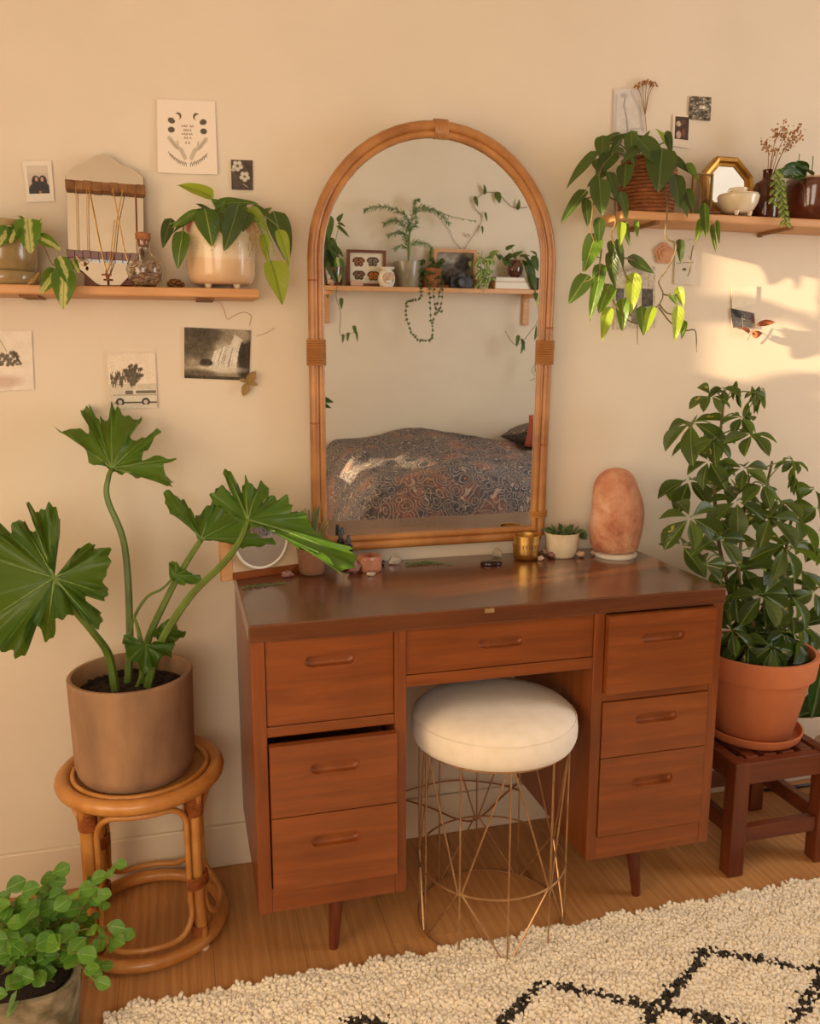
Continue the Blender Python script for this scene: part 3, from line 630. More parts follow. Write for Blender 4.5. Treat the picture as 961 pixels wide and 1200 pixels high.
for ya, yb2, dx in ((213.5,222,0),(295,303,2)):
    a, b = vm(77+dx, ya-.5)[0], vm(170-(1 if dx else 0), ya+6.5)[0]
    if dx: b = vm(162, ya+4.5)[0]
    mb = MB(); n = 9
    for i in range(n):
        p, q = a.lerp(b, i/n), a.lerp(b, (i+.995)/n); h = .0165+.0007*math.sin(i*2.7)+(.002 if not dx else 0); d = .016; up = Vector((0,0,1)); top = up*(.0006*math.sin(i*4.1))
        mb.add([p+top, q+top, q-up*h, p-up*h, p+top+vn*d, q+top+vn*d, q-up*h+vn*d, p-up*h+vn*d], [(0,1,2,3),(4,7,6,5),(0,4,5,1),(1,5,6,2),(2,6,7,3),(3,7,4,0)])
    T.part('rack', mb, M['legwoodx'] if dx else M['twig'], bevel=.001)
for tri in (((99,321),(118,334),(99,334)), ((140,334),(153,326),(156,334))): T.part('stand_foot', MB().poly([vm(*p)[0] for p in tri], -vn*.012), M['legwoodx'])
# ---- necklaces
def vmo(px, py, d=.013): p, n = vm(px, py); return p+n*d
NK = [('fine gold necklace hanging straight from the left of the jewellery mirror rack', [(90,223),(91,260),(92,296)], [(90,303),(97,309),(104,304)], None),
      ('fine gold chain hanging beside the leftmost necklace on the jewellery mirror', [(103,224),(103,260),(104,296)], None, None),
      ('long chain slanting to a cross pendant on the jewellery mirror', [(105,224),(114,270),(121,303),(127,326)], None, (126,325)),
      ('crossing chain from the middle of the jewellery mirror rack', [(133,226),(140,262),(147,298),(151,310)], None, None),
      ('doubled chain slanting left down to the pendant on the jewellery mirror', [(145,226),(138,262),(134,300),(127,322)], None, None),
      ('dark cord necklace hanging straight at the right of the jewellery mirror', [(159,227),(160,262),(161,300)], None, None)]
for i, (lb, a, b, pend) in enumerate(NK):
    n = Thing('necklace', lb, 'necklace', vmo(*a[0], .016), 'necklaces on the jewellery mirror')
    dd = .0175+.0012*i
    n.part('chain', MB().tube(spline([vmo(*p, dd) for p in a], 6), .0008 if i < 2 else .0011, 5), M['brass'] if i != 5 else M['rattandark'], smooth=True)
    if i == 4: n.part('chain', MB().tube(spline([vmo(p[0]-3, p[1], dd+.001) for p in a[1:-1]]+[vmo(*a[-1], dd)], 6), .0009, 5), M['brass'], smooth=True)
    if b: n.part('chain', MB().tube(spline([vmo(*p, dd) for p in b], 6), .0009, 5), M['brass'], smooth=True); n.part('pendant', MB().ball(vmo(101, 312, dd), .0032, 8, 6, 1.5), M['twig'], smooth=True)
    if pend:
        q = vmo(*pend, dd+.001); n.part('pendant', MB().box(q.x-.010, q.x+.010, q.y-.001, q.y+.001, q.z-.002, q.z+.002).box(q.x-.0022, q.x+.0022, q.y-.001, q.y+.001, q.z-.013, q.z+.008), M['rattandark'], bevel=.001)
# ---- corked flask of shells
c = at(170.5, 334.5, -.108); c.z = ZL; T = Thing('glass_flask', 'round corked glass flask filled with small shells on the shelf', 'bottle', c); s = mpp(c); R0 = 21.0*s; zc = R0*.93
body = [(.001, 0), (R0*.55, .001), (R0*.86, zc*.45), (R0, zc), (R0*.90, zc*1.42), (R0*.55, zc*1.82), (R0*.36, zc*2.05), (R0*.33, zc*2.6), (R0*.37, zc*2.72)]
T.part('glass_body', MB().lathe(c, body+[(r*.93 if r > .01 else r, z) for r, z in reversed(body[2:])]+[(R0*.5, .004), (.001, .004)], 32), M['glass'], smooth=True)
mb = MB(); rr = random.Random(3)
for i in range(150):
    a, q, z = rr.random()*2*PI, math.sqrt(rr.random()), rr.uniform(.12, 1.5); rz = R0*.86*math.sqrt(max(.02, 1-((z-1)*.98)**2))
    mb.ball((c.x+rz*q*math.cos(a), c.y+rz*q*math.sin(a), c.z+zc*z), rr.uniform(.003, .0052), 6, 4, rr.uniform(.5, 1))
T.part('shells', mb, M['shell'], kind='stuff', smooth=True)
T.part('cork', MB().lathe(c, [(R0*.28, zc*2.35), (R0*.32, zc*2.72), (R0*.40, zc*2.76), (R0*.42, zc*3.1), (R0*.3, zc*3.16), (.001, zc*3.14)], 14), M['cork'], smooth=True)
# ---- pine cone
c = at(206, 335, -.07); c.z = ZL; mb = MB()
for k in range(26):
    a = k*2.4; q = k/25; r = .013*math.sin(PI*(.15+.75*q)); mb.ball((c.x-.014+.028*q, c.y+r*math.cos(a), c.z+.010+r*math.sin(a)*.75), .0055, 6, 4, .6)
single('pine_cone', mb, M['twig'], 'tiny brown pine cone lying between flask and drip glazed pot', 'pine cone', smooth=True)
# ---- drip glazed pot with philodendron
c = at(260, 336, -.066); c.z = ZL; s = mpp(c)
T = Thing('potted_philodendron', 'lime and green philodendron in a footed cream pot with pink drips', 'potted plant', c)
def drip():
    t = NT('drip_glaze'); tc = t.n('ShaderNodeTexCoord'); sp = t.n('ShaderNodeSeparateXYZ'); t.l(tc.outputs['Object'], sp.inputs[0]); x, y, z = sp.outputs
    ang = t.math('ARCTAN2', y, x); sp_ = t.noise(tc.outputs['Object'], 220, 2)
    glaze = t.mix(t.ramp(sp_, [(.62, (0,)*3), (.70, (.5,)*3)]), rgb(222,198,164), rgb(150,118,84))
    low = t.mix(t.ramp(sp_, [(.62, (0,)*3), (.72, (.25,)*3)]), rgb(216,180,140), rgb(176,136,96))
    ln = t.math('ADD', z, t.math('MULTIPLY', t.math('SINE', t.math('MULTIPLY', ang, 3)), .003)); col = t.mix(t.ramp(ln, [(.060, (0,)*3), (.0635, (1,)*3)]), low, glaze)
    wv = t.math('ADD', t.math('MULTIPLY', t.math('ABSOLUTE', t.math('SINE', t.math('MULTIPLY', ang, 6.5))), .024), z)
    col = t.mix(t.ramp(t.math('ADD', wv, t.math('MULTIPLY', t.noise(tc.outputs['Object'], 26, 1), .02)), [(.147, (0,)*3), (.150, (1,)*3)]), col, rgb(192,112,92))
    t.set(Base_Color=col, Roughness=.3, Coat_Weight=.4); return t.m
T.part('pot', MB().lathe(c, [(.001, .010), (.055, .010), (.066, .016), (.0715, .030), (.0735, .080), (.0745, .146), (.0725, .149), (.070, .146), (.068, .13), (.001, .128)], 48), drip(), smooth=True)
for a in (-130, -50, 50, 130): T.part('foot', MB().lathe((c.x+.046*math.cos(math.radians(a)), c.y+.046*math.sin(math.radians(a)), c.z), [(.0045, 0), (.009, .012), (.012, .016)], 12), M['cream'], smooth=True)
T.part('soil', MB().lathe(c, [(.0005, .138), (.066, .134), (.066, .129), (.0005, .129)], 24), M['soil'])
ygl = -.15
for k, b in (('brasillight',(245,229,209,211,18,-.10,.0)), ('brasil',(242,254,249,286,28,-.155)), ('philo',(276,252,264,293,25,-.16)), ('brasil',(227,252,202,263,13,-.12)), ('philo',(224,257,200,271,9,-.12)), ('philo',(198,264,190,289,15,-.11)), ('brasil',(213,280,206,312,21,-.13)), ('philo',(249,253,224,245,17,-.09)), ('brasil',(262,239,301,232,14,-.06)), ('philo',(286,257,257,246,21,-.13)), ('philo',(299,246,318,253,12,-.05)), ('brasillight',(294,248,315,270,16,-.12)), ('philo',(325,262,340,306,29,-.11)), ('brasillight',(328,274,341,309,15,-.135)), ('brasillight',(310,278,313,307,12,-.14)), ('brasillight',(319,312,332,356,30,-.15)), ('brasil',(256,252,263,235,12,-.06)), ('brasil',(271,250,288,238,16,-.05)), ('philo',(258,255,263,274,17,-.15)), ('brasil',(285,246,300,258,14,-.1)), ('philo',(246,248,232,236,14,-.05)), ('brasil',(265,246,250,233,13,-.03)), ('philo',(292,255,284,270,14,-.15)), ('brasil',(303,255,318,243,11,-.03))):
    pxleaf(T, k, *b)
for L in ([(262,258,-.07),(250,238,-.09),(246,229,-.1)], [(252,258,-.1),(230,250,-.12),(212,258,-.12),(199,263,-.11)], [(216,262,-.12),(214,272,-.13),(213,281,-.13)], [(284,256,-.1),(305,252,-.12),(322,262,-.12),(326,268,-.11)], [(288,250,-.12),(304,266,-.14),(312,290,-.15),(318,312,-.15)], [(292,256,-.13),(306,262,-.15),(318,282,-.15),(322,300,-.15)], [(282,240,-.12),(282,250,-.13),(291,258,-.14)], [(270,256,-.08),(266,246,-.06),(265,240,-.05)]): stemtube(T, [at(*p) for p in L], .0015, 'stem')
for k in range(9):
    q = random.Random(k); stemtube(T, [at(292+q.uniform(-3,3), 256, -.145), at(295+q.uniform(-5,8), 268+q.uniform(0,6), -.155), at(296+q.uniform(-6,14), 285+q.uniform(-4,20), -.15)], .0008, 'greyleaf', 'root')

# ================================================================== RIGHT SHELF
# ---- wicker basket with trailing philodendron
c = at(757, 247, -.068); c.z = ZR; s = mpp(c)
T = Thing('trailing_philodendron', 'heartleaf philodendron trailing from a brown wicker basket on the right shelf', 'potted plant', c)
mb = MB()
for i in range(15):
    z = .006+i*.0085; r = .050+.016*math.sin(PI*(.2+.62*i/14)); mb.tube([(c.x+(r+.0012*math.sin(k*PI/2+i*PI))*math.cos(k*PI/24), c.y+(r+.0012*math.sin(k*PI/2+i*PI))*math.sin(k*PI/24), c.z+z) for k in range(48)], .0052, 6, True)
bk = T.part('basket', mb, M['basket'], smooth=True)
T.part('liner', MB().lathe(c, [(.001, .001), (.052, .002), (.062, .06), (.055, .118), (.001, .114)], 24), M['soil'])
for b in ((722,158,703,162,8,-.04), (720,167,748,152,11,-.05), (706,166,706,188,18,-.10), (740,163,742,193,17,-.12), (783,160,787,181,9,-.06), (757,172,784,197,25,-.14), (775,186,772,223,35,-.155), (715,184,699,202,22,-.12), (691,187,664,216,13,-.10), (706,206,688,218,12,-.12), (733,199,731,220,20,-.15), (703,220,706,252,24,-.155), (716,210,724,237,13,-.15), (680,232,657,260,15,-.12), (687,240,690,264,12,-.13), (729,232,736,256,13,-.16), (792,214,797,244,20,-.15), (792,188,811,201,11,-.11), (702,262,703,285,14,-.15), (733,266,737,287,8,-.155), (725,288,732,313,9,-.155), (716,287,718,303,9,-.15), (743,306,767,320,14,-.15), (717,304,721,337,15,-.155), (684,330,667,354,21,-.14), (797,287,798,308,10,-.15), (806,228,813,249,13,-.15), (760,166,742,158,12,-.03), (768,178,795,186,12,-.05), (728,178,712,172,14,-.06), (745,176,730,188,14,-.14), (798,236,808,252,10,-.155), (752,168,760,152,9,-.05), (724,168,716,180,11,-.12), (700,192,712,206,13,-.11)):
    pxleaf(T, 'philo', *b, jit=.28)
for k, b in (('philolight',(781,168,771,150,9,-.05)), ('brasil',(808,196,819,213,9,-.12)), ('brasil',(695,284,684,319,22,-.15)), ('philolight',(728,266,727,287,11,-.16)), ('brasil',(703,316,699,341,16,-.15)), ('brasil',(702,330,690,374,14,-.155)), ('brasil',(712,340,702,365,21,-.15)), ('philolight',(742,330,740,367,18,-.16)), ('brasil',(730,358,729,388,15,-.155)), ('philolight',(712,368,706,398,14,-.16)), ('brasil',(752,366,755,392,13,-.155)), ('philolight',(763,366,756,391,12,-.165)), ('philolight',(794,367,792,399,14,-.165)), ('brasil',(801,380,799,397,8,-.155)), ('philolight',(796,341,801,359,11,-.16)), ('brasil',(787,347,794,357,7,-.16)), ('brasil',(826,247,828,279,11,-.155)), ('brasil',(822,262,816,281,10,-.15)), ('brasil',(836,270,839,297,6,-.14)), ('brasil',(841,264,843,286,5,-.14)), ('brasil',(746,262,747,276,6,-.15))):
    pxleaf(T, k, *b, jit=.25)
for L in ([(745,192,-.1),(722,178,-.1),(708,190,-.12),(700,215,-.14),(694,250,-.15),(693,272,-.15),(700,290,-.15)], [(738,195,-.12),(722,225,-.15),(721,262,-.155),(716,276,-.155),(726,300,-.155),(733,322,-.16),(740,331,-.16)], [(705,292,-.15),(703,318,-.15),(711,338,-.155),(720,355,-.16),(733,373,-.16),(747,380,-.16)], [(776,200,-.13),(782,245,-.15),(780,277,-.155),(792,286,-.155),(789,302,-.155),(780,318,-.155),(772,330,-.155),(777,344,-.155),(773,356,-.155),(763,364,-.155),(752,368,-.155)], [(773,357,-.155),(782,367,-.16),(794,368,-.16)], [(772,360,-.155),(786,378,-.155),(803,387,-.16),(815,388,-.16),(816,413,-.16)], [(765,180,-.08),(800,195,-.11),(818,212,-.13),(821,245,-.15),(820,275,-.15),(812,290,-.15),(808,318,-.15)], [(778,345,-.155),(790,347,-.16),(798,341,-.16)], [(745,190,-.08),(728,170,-.08),(712,166,-.09)], [(750,190,-.06),(748,170,-.05),(735,160,-.05),(722,158,-.04)], [(758,190,-.06),(770,172,-.05),(781,166,-.05)], [(722,235,-.15),(705,228,-.155),(690,232,-.13),(680,232,-.12)], [(726,300,-.155),(742,305,-.15),(752,302,-.15)], [(702,318,-.15),(692,328,-.145),(684,330,-.14)]):
    stemtube(T, [at(*p) for p in L], (.0022, .0014), 'vine')
for L in ([(693,300),(705,302)], [(700,285),(697,290)], [(747,378),(747,404)]): stemtube(T, pxs(L, -.155), .0011, 'vine', n=3)

# ---- octagonal gilt mirror
oc = at(848, 216, -.03); T = Thing('octagonal_mirror', 'small octagonal mirror in a stepped gold frame leaning on the right shelf', 'mirror', (oc.x, -.045, ZR))
s = mpp(oc); lean = math.radians(9); n_ = Vector((0, -math.cos(lean), math.sin(lean))); v_ = Vector((0, math.sin(lean), math.cos(lean))); hh = 37*s; ob = Vector((oc.x, -.058, ZR))
def octo(r, w, rx=.95): return [ob+v_*(hh+r*hh*math.sin(a))*1.0+Vector((1,0,0))*(r*hh*rx*math.cos(a))+n_*w for a in [PI/8+k*PI/4 for k in range(8)]]
hh = 36*s/math.cos(PI/8)*1.0
def okt(r, w): return [ob+v_*(36*s)+v_*(r*hh*math.sin(a))+Vector((1,0,0))*(r*hh*.93*math.cos(a))+n_*w for a in [PI/8+k*PI/4 for k in range(8)]]
rings = [okt(1, -.010), okt(1, .006), okt(.93, .012), okt(.84, .010), okt(.80, .003), okt(.72, .003), okt(.70, -.002)]
mb = MB()
for r in rings: mb.v += [tuple(p) for p in r]
for i in range(len(rings)-1):
    for k in range(8): mb.f.append((i*8+k, i*8+(k+1) % 8, (i+1)*8+(k+1) % 8, (i+1)*8+k))
T.part('frame', mb, M['gold']); T.part('mirror_glass', MB().poly(okt(.72, 0.0), -n_*.003), M['mirror']); T.part('backing', MB().poly(okt(.99, -.0102), -n_*.003), M['rattandark'])
# ---- glass photo stand
a, b = at(812, 246, -.095), at(830.5, 247, -.085); T = Thing('picture_stand', 'small clear glass picture stand beside the octagonal mirror', 'frame', ((a.x+b.x)/2, -.09, ZR)); h = 48*mpp(a)
T.part('pane', MB().box(a.x, b.x, -.0915, -.0885, ZR+.002, ZR+h), M['glass'])
mb = MB().box(b.x-.002, b.x+.0025, -.094, -.086, ZR, ZR+h).box(a.x, b.x, -.094, -.086, ZR+h-.003, ZR+h).box(a.x, b.x, -.094, -.086, ZR, ZR+.003).box(a.x-.002, a.x+.002, -.094, -.086, ZR, ZR+h); T.part('metal_edge', mb, M['greyleaf'])
# ---- cream bowl and dish
c = at(864, 252.5, -.112); c.z = ZR; s = mpp(c); T = Thing('footed_bowl', 'small cream glazed bowl on three feet in front of the octagonal mirror', 'bowl', c)
T.part('bowl', MB().lathe(c, [(.001, .007), (.026, .007), (.037, .014), (.046, .030), (.0495, .046), (.0475, .0475), (.044, .032), (.03, .016), (.001, .013)], 36), M['cream'], smooth=True)
for a in (-130, -40, 90): T.part('foot', MB().lathe((c.x+.028*math.cos(math.radians(a)), c.y+.028*math.sin(math.radians(a)), c.z), [(.004, 0), (.007, .010)], 10), M['cream'], smooth=True)
T.part('lid', MB().lathe(c+Vector((0,0,.0478)), [(.001, 0), (.048, 0), (.047, .003), (.001, .004)], 30), M['cream'], smooth=True)
q = c+Vector((-.002, 0, .0522)); T = Thing('oil_dish', 'tiny cream dish with spout resting on the footed bowl', 'dish', q)
T.part('dish', MB().lathe(q, [(.001, 0), (.020, .001), (.023, .012), (.021, .013), (.018, .004), (.001, .003)], 24), M['cream'], smooth=True); T.part('spout', MB().tube([q+Vector((-.018,-.004,.008)), q+Vector((-.034,-.008,.003))], [.004, .002], 8), M['cream'], smooth=True)
# ---- twig bundle
p0 = at(828, 246, -.12); p0.z = ZR+.004
single('twig_bundle', MB().tube([p0, p0+Vector((.014,.01,.012)), p0+Vector((.036,.02,.003))], [.005, .006, .004], 7).tube([p0+Vector((0,-.006,0)), p0+Vector((.03,-.008,.0))], .004, 6), M['legwoodx'], 'small reddish bark pieces lying left of the footed bowl', 'bark', base=(p0.x, p0.y, ZR), smooth=True)
# ---- brown bottle vase
c = at(896, 253, -.075); c.z = ZR; T = Thing('bottle_vase', 'dark brown glass bottle holding dried flower sprays on the right shelf', 'vase', c); s = mpp(c)
T.part('bottle', MB().lathe(c, [(.001, 0), (.029, 0), (.031, .004), (.031, .075), (.027, .089), (.013, .097), (.0105, .102), (.0105, .118), (.012, .121), (.009, .121), (.008, .100), (.001, .09)], 32), M['amber'], smooth=True)
rr = random.Random(5); top = c+Vector((0, 0, .118))
for k, (px, py) in enumerate(((897,166),(912,150),(924,154),(936,149),(908,175),(930,165),(918,147),(938,156))):
    e = at(px, py, -.075+rr.uniform(-.03,.03)); base = top+Vector((rr.uniform(-.005,.005), rr.uniform(-.005,.005), -.05))
    st = stemtube(T, [base, top.lerp(e, .5)+Vector((rr.uniform(-.006,.006),0,.004)), e], .0008, 'twig', 'dried_spray'); mb = MB()
    for q in range(26):
        t = rr.random(); p = e.lerp(top, .22*t)+Vector((rr.gauss(0,.006+.006*t), rr.gauss(0,.008), rr.gauss(0,.005))); mb.ball(p, rr.uniform(.0014,.003), 5, 4)
    T.part('florets', mb, M['dryflower'], st, kind='stuff')
# ---- glazed brown pot with dark leaves and a hanging string
c = at(950, 255, -.068); c.z = ZR; T = Thing('potted_orchid', 'dark leaved plant in a glossy brown glazed pot at the right shelf end', 'potted plant', c)
T.part('pot', MB().lathe(c, [(.001, 0), (.044, 0), (.051, .006), (.060, .04), (.0645, .085), (.0645, .101), (.062, .104), (.0595, .101), (.058, .09), (.001, .088)], 44), M['brownglaze'], smooth=True)
T.part('rim', MB().tube([(c.x+.0625*math.cos(k*PI/20), c.y+.0625*math.sin(k*PI/20), c.z+.1035) for k in range(40)], .003, 6, True), M['shell'], smooth=True); T.part('soil', MB().lathe(c, [(.0005, .094), (.058, .092), (.0005, .089)], 20), M['soil'])
for b in ((946,206,912,200,16,-.10,-.02), (944,204,934,189,14,-.07), (945,206,922,192,17,-.085), (952,206,940,196,13,-.11), (930,204,916,207,11,-.13)): pxleaf(T, 'rubberleaf', *b)
stemtube(T, [at(951,206,-.07), at(952,196,-.07), at(953,183,-.07)], .0014, 'stem'); stemtube(T, [at(935,204,-.06), at(936,190,-.05), at(937,180,-.05)], .0012, 'stem')
stemtube(T, [at(930,205,-.11), at(915,198,-.135), at(908,204,-.14), at(909,225,-.145), at(906,245,-.145)], .0012, 'stem'); stemtube(T, [at(935,206,-.12), at(922,200,-.135), at(913,206,-.14), at(915,235,-.145), at(921,262,-.145)], .0012, 'stem')
for k in range(17):
    y = 204+k*3.6; x = 913+(y-204)*.14; pxleaf(T, 'hoya', x, y, x+(-5 if k % 2 else 5), y+5, 6, -.146, jit=.2)
for k in range(9):
    y = 200+k*4.5; pxleaf(T, 'hoya', 909-k*.3, y, 909-k*.3+(-5 if k % 2 else 4), y+5, 5, -.146, jit=.2)

# ================================================================== PAPERS ON THE WALL
YW = -.0035
def quad(tl, tr, bl, br, Y=YW): return [at(*p, Y) for p in (tl, tr, bl, br)]
# polaroid of two people
k = Ink(54, 74, (226,212,196)); k.rect(.12,.11,.86,.80,(196,178,160)); k.rect(.12,.11,.86,.30,(206,190,172)); k.ell(.40,.50,.15,.20,(44,30,26)); k.ell(.64,.50,.15,.20,(48,32,26)); k.ell(.37,.75,.26,.30,(34,26,24)); k.ell(.66,.75,.26,.30,(36,27,24)); k.ell(.42,.44,.055,.075,(196,142,112)); k.ell(.62,.45,.055,.075,(200,146,116)); k.rect(.0,.80,1,1,(226,212,196)); k.rect(.86,.0,1,1,(226,212,196)); k.rect(0,0,.12,1,(226,212,196)); k.ell(.52,.76,.05,.05,(160,112,84)); k.rect(0,.80,1,1,(226,212,196)); k.speck(.03)
sheet('instant_photo', k, quad((26,189),(60,188.5),(32,237),(64,236)), 'white bordered instant photo of two dark haired people at far left', 'photo', 'photo')
# moon and hands print
k = Ink(100, 124, (236,220,202)); dk = (96,88,72); gy = (196,180,160)
for x, y, r in ((.24,.28,.0),(.78,.285,.0)): k.ell(x, y, .062, .048, dk, .35 if x < .5 else -.2)
for x, y in ((.235,.405),(.785,.41)): k.ell(x, y, .058, .048, dk)
for x, sg in ((.355, 1), (.665, -1)): k.ell(x, .215, .055, .06, (104,84,64)); k.ell(x-sg*.03, .235, .055, .06, (236,220,202))
for y, segs in ((.345, ((.41,.44),(.45,.475),(.485,.51),(.55,.575),(.585,.61))), (.40, ((.44,.465),(.475,.50),(.51,.53),(.555,.57))), (.455, ((.41,.44),(.45,.475),(.485,.51),(.53,.55),(.56,.59))), (.505, ((.45,.475),(.49,.51),(.54,.57))), (.57, ((.47,.49),(.52,.54)))):
    for a, b in segs: k.line([(a, y+.012), ((a+b)/2, y-.012), (b, y+.012)], .006, (150,130,108))
for sg, o in ((1, 0), (-1, 1.02)):
    f = lambda x: o+sg*x
    k.line([(f(.20),.52), (f(.30),.62), (f(.40),.68), (f(.455),.78)], .034, gy); k.line([(f(.33),.56), (f(.35),.64)], .014, gy); k.line([(f(.22),.545), (f(.33),.66)], .012, (176,160,140))
    for q in range(9):
        t = q/8; x = f(.20+.27*t); y = .735+.125*math.sin(t*PI/2); k.line([(x, y), (x-sg*.018, y-.028)], .006, (128,110,88)); k.line([(x, y), (x+sg*.006, y+.035)], .006, (128,110,88))
    k.line([(f(.19+.28*q/10), .735+.125*math.sin(q/10*PI/2)) for q in range(11)], .004, (140,122,100))
k.speck(.02)
sheet('moon_hands_print', k, quad((184,116),(252,119),(185,202.5),(255,205)), 'cream art print with moon phases, two raised hands and a leafy garland', 'print', curl=.004)
# flower photo
k = Ink(50, 70, (74,60,48)); k.cloud(8, .12)
for x, y, r in ((.62,.55,.15), (.30,.20,.16)):
    for q in range(5): k.ell(x+r*math.cos(q*1.257+.3), y+r*.72*math.sin(q*1.257+.3), .10, .10, (206,196,178), soft=.4)
    k.ell(x, y, .05, .05, (112,98,80))
k.ell(.10,.34,.1,.08,(186,176,158)); k.line([(.55,.80),(.75,.9)], .03, (150,138,120)); k.speck(.08)
sheet('flower_photo', k, quad((270.5,187),(296,188),(271.5,222),(296.5,223)), 'small dark photo of pale blossoms beside the moon print', 'photo', 'photo')
# far left white print
k = Ink(60, 74, (228,214,196)); k.cloud(9, .06)
for q in range(60):
    a = rng.random(); k.ell(.05+.6*a, .28+.32*rng.random()*(1-.4*a)+.1*a, .02+.03*rng.random(), .02+.03*rng.random(), (110,100,84), soft=.6)
k.line([(.55,.35),(.72,.56)], .02, (80,70,58)); k.line([(.2,.1),(.4,.35)], .008, (150,138,120)); k.ell(.3,.85,.4,.12,(206,180,164), soft=.8); k.speck(.04)
sheet('botanical_print', k, quad((-12,388),(37,388),(-12,459),(40,456)), 'pale print with grey foliage sketch cut by the left picture edge', 'print')
# van postcard
k = Ink(66, 74, (226,210,188)); k.rect(0,.55,1,1,(206,192,170)); k.cloud(6, .05)
for q in range(60):
    x = .05+.55*rng.random(); y = .42+.2*rng.random(); k.line([(x, y), (x+.05*(rng.random()-.5), y-.10)], .010, (96,88,72))
for q in range(34):
    a = -2.5+2.0*rng.random(); x, y = .52, .58; L = .2+.22*rng.random(); x2, y2 = x+L*math.cos(a)*.6, y+L*math.sin(a); k.line([(x, y), ((x+x2)/2, (y+y2)/2+.02), (x2, y2)], .009, (104,94,78)); k.ell(x2, y2, .03, .035, (88,80,66), soft=.5)
k.rect(.30,.66,1,.88,(214,204,186)); k.rect(.08,.74,.32,.88,(206,196,178)); k.rect(.34,.68,.50,.74,(112,104,90)); k.rect(.56,.68,.98,.725,(120,112,98)); k.rect(.08,.745,1,.765,(176,166,148)); k.rect(.1,.88,1,.905,(92,84,70))
for x in (.22,.76): k.ell(x,.885,.085,.085,(62,56,48)); k.ell(x,.885,.045,.045,(196,186,168))
k.rect(0,.93,1,1,(214,202,182)); k.speck(.07)
sheet('van_postcard', k, quad((125,414),(182,413.5),(129,479),(184.5,478)), 'black and white postcard of a camper van under a desert tree', 'postcard', curl=.003)
# waterfall photo
k = Ink(88, 66, (140,126,104)); k.cloud(12, .3)
k.ell(.15,.25,.3,.25,(92,82,66), soft=.5); k.ell(.3,.1,.25,.12,(84,76,62), soft=.6); k.ell(.95,.55,.14,.4,(66,58,50), soft=.4); k.ell(.88,.12,.12,.1,(160,146,124), soft=.6)
for q in range(46):
    t = rng.random(); x = .38+.42*t; y0 = .45-.25*t; g_ = int(26*rng.random()); k.line([(x+.07, y0), (x+.03, y0+.18), (x-.03+.03*rng.random(), .76)], .007, (204+g_, 196+g_, 180+g_))
for q in range(26):
    t = rng.random(); k.line([(.75+.12*t, .10+.1*t), (.68+.12*t, .35)], .008, (214,204,184))
k.ell(.33,.68,.10,.06,(70,62,52)); k.ell(.52,.80,.36,.05,(206,194,172), soft=.9); k.ell(.2,.95,.3,.1,(104,92,76), soft=.6); k.rect(0,.94,1,1,(74,66,54)); k.cloud(4, .10); k.speck(.10)
sheet('waterfall_photo', k, quad((216,383.5),(294,387),(216,443),(292,446)), 'black and white photograph of a waterfall below the left shelf', 'photo')
# dried leaf sprig by the waterfall
T = Thing('dried_leaf_sprig', 'three dried khaki leaves taped at the waterfall photo corner', 'dried leaf', at(290, 447, -.006))
for a in ((289,448,300,435,9), (290,448,285,464,9), (290,448,302,451,5), (289,447,281,445,5)): pxleaf(T, 'greyleaf', *a, -.007, dY=-.008, normal=(0,-1,.1))
stemtube(T, [at(289,447,-.008), at(292,452,-.010)], .0008, 'twig', n=2)
# thin wire on the wall by the left shelf
T = Thing('wire', 'thin pale wire curling on the wall under the left shelf', 'wire', at(280, 371, -.002)); stemtube(T, [at(*p, -.002) for p in ((255,350),(262,362),(266,374),(274,370),(285,366),(294,370),(292,382))], .0007, 'shell', 'strand'); stemtube(T, [at(*p, -.002) for p in ((300,394),(312,390),(322,384))], .0006, 'shell', 'strand')
# torso print
k = Ink(58, 110, (212,202,192)); k.cloud(10, .05)
k.line([(.40,.10),(.34,.25),(.42,.40),(.46,.60),(.42,.9)], .028, (160,152,146)); k.ell(.34,.10,.12,.07,(178,170,162), soft=.9); k.line([(.62,.05),(.86,.3),(.93,.6)], .05, (190,182,174)); k.line([(.08,.1),(.05,.5),(.04,.95)], .04, (192,184,174)); k.line([(.5,.6),(.9,.58)], .02, (186,178,170)); k.ell(.65,.8,.2,.25,(184,176,170), soft=.9)
for q in range(40): x, y = .1+.8*rng.random(), .15+.8*rng.random(); k.line([(x, y), (x+.06, y-.02)], .006, (190,182,174))
k.speck(.03)
sheet('figure_print', k, quad((720,104),(752,104),(718,182),(757,184)), 'pale grey body study print pinned above the wicker basket', 'print', curl=.004)
# dried yarrow sprig
T = Thing('dried_flower_sprig', 'dried brown yarrow sprig pinned beside the body study print', 'dried flowers', at(753, 150, -.008)); rr = random.Random(8)
for e in ((747,101),(753,97),(758,95),(763,97),(766,99)):
    stemtube(T, [at(756,135,-.009), at((755+e[0])/2,112,-.010), at(*e,-.012)], .0007, 'twig'); mb = MB()
    for q in range(12): mb.ball(at(e[0]+rr.gauss(0,2), e[1]+rr.gauss(0,1.2), -.012+rr.gauss(0,.003)), .0022, 5, 4)
    T.part('flower_head', mb, M['dryflower'], kind='stuff')
stemtube(T, [at(756,135,-.009), at(758,155,-.008)], .0008, 'twig', n=3)
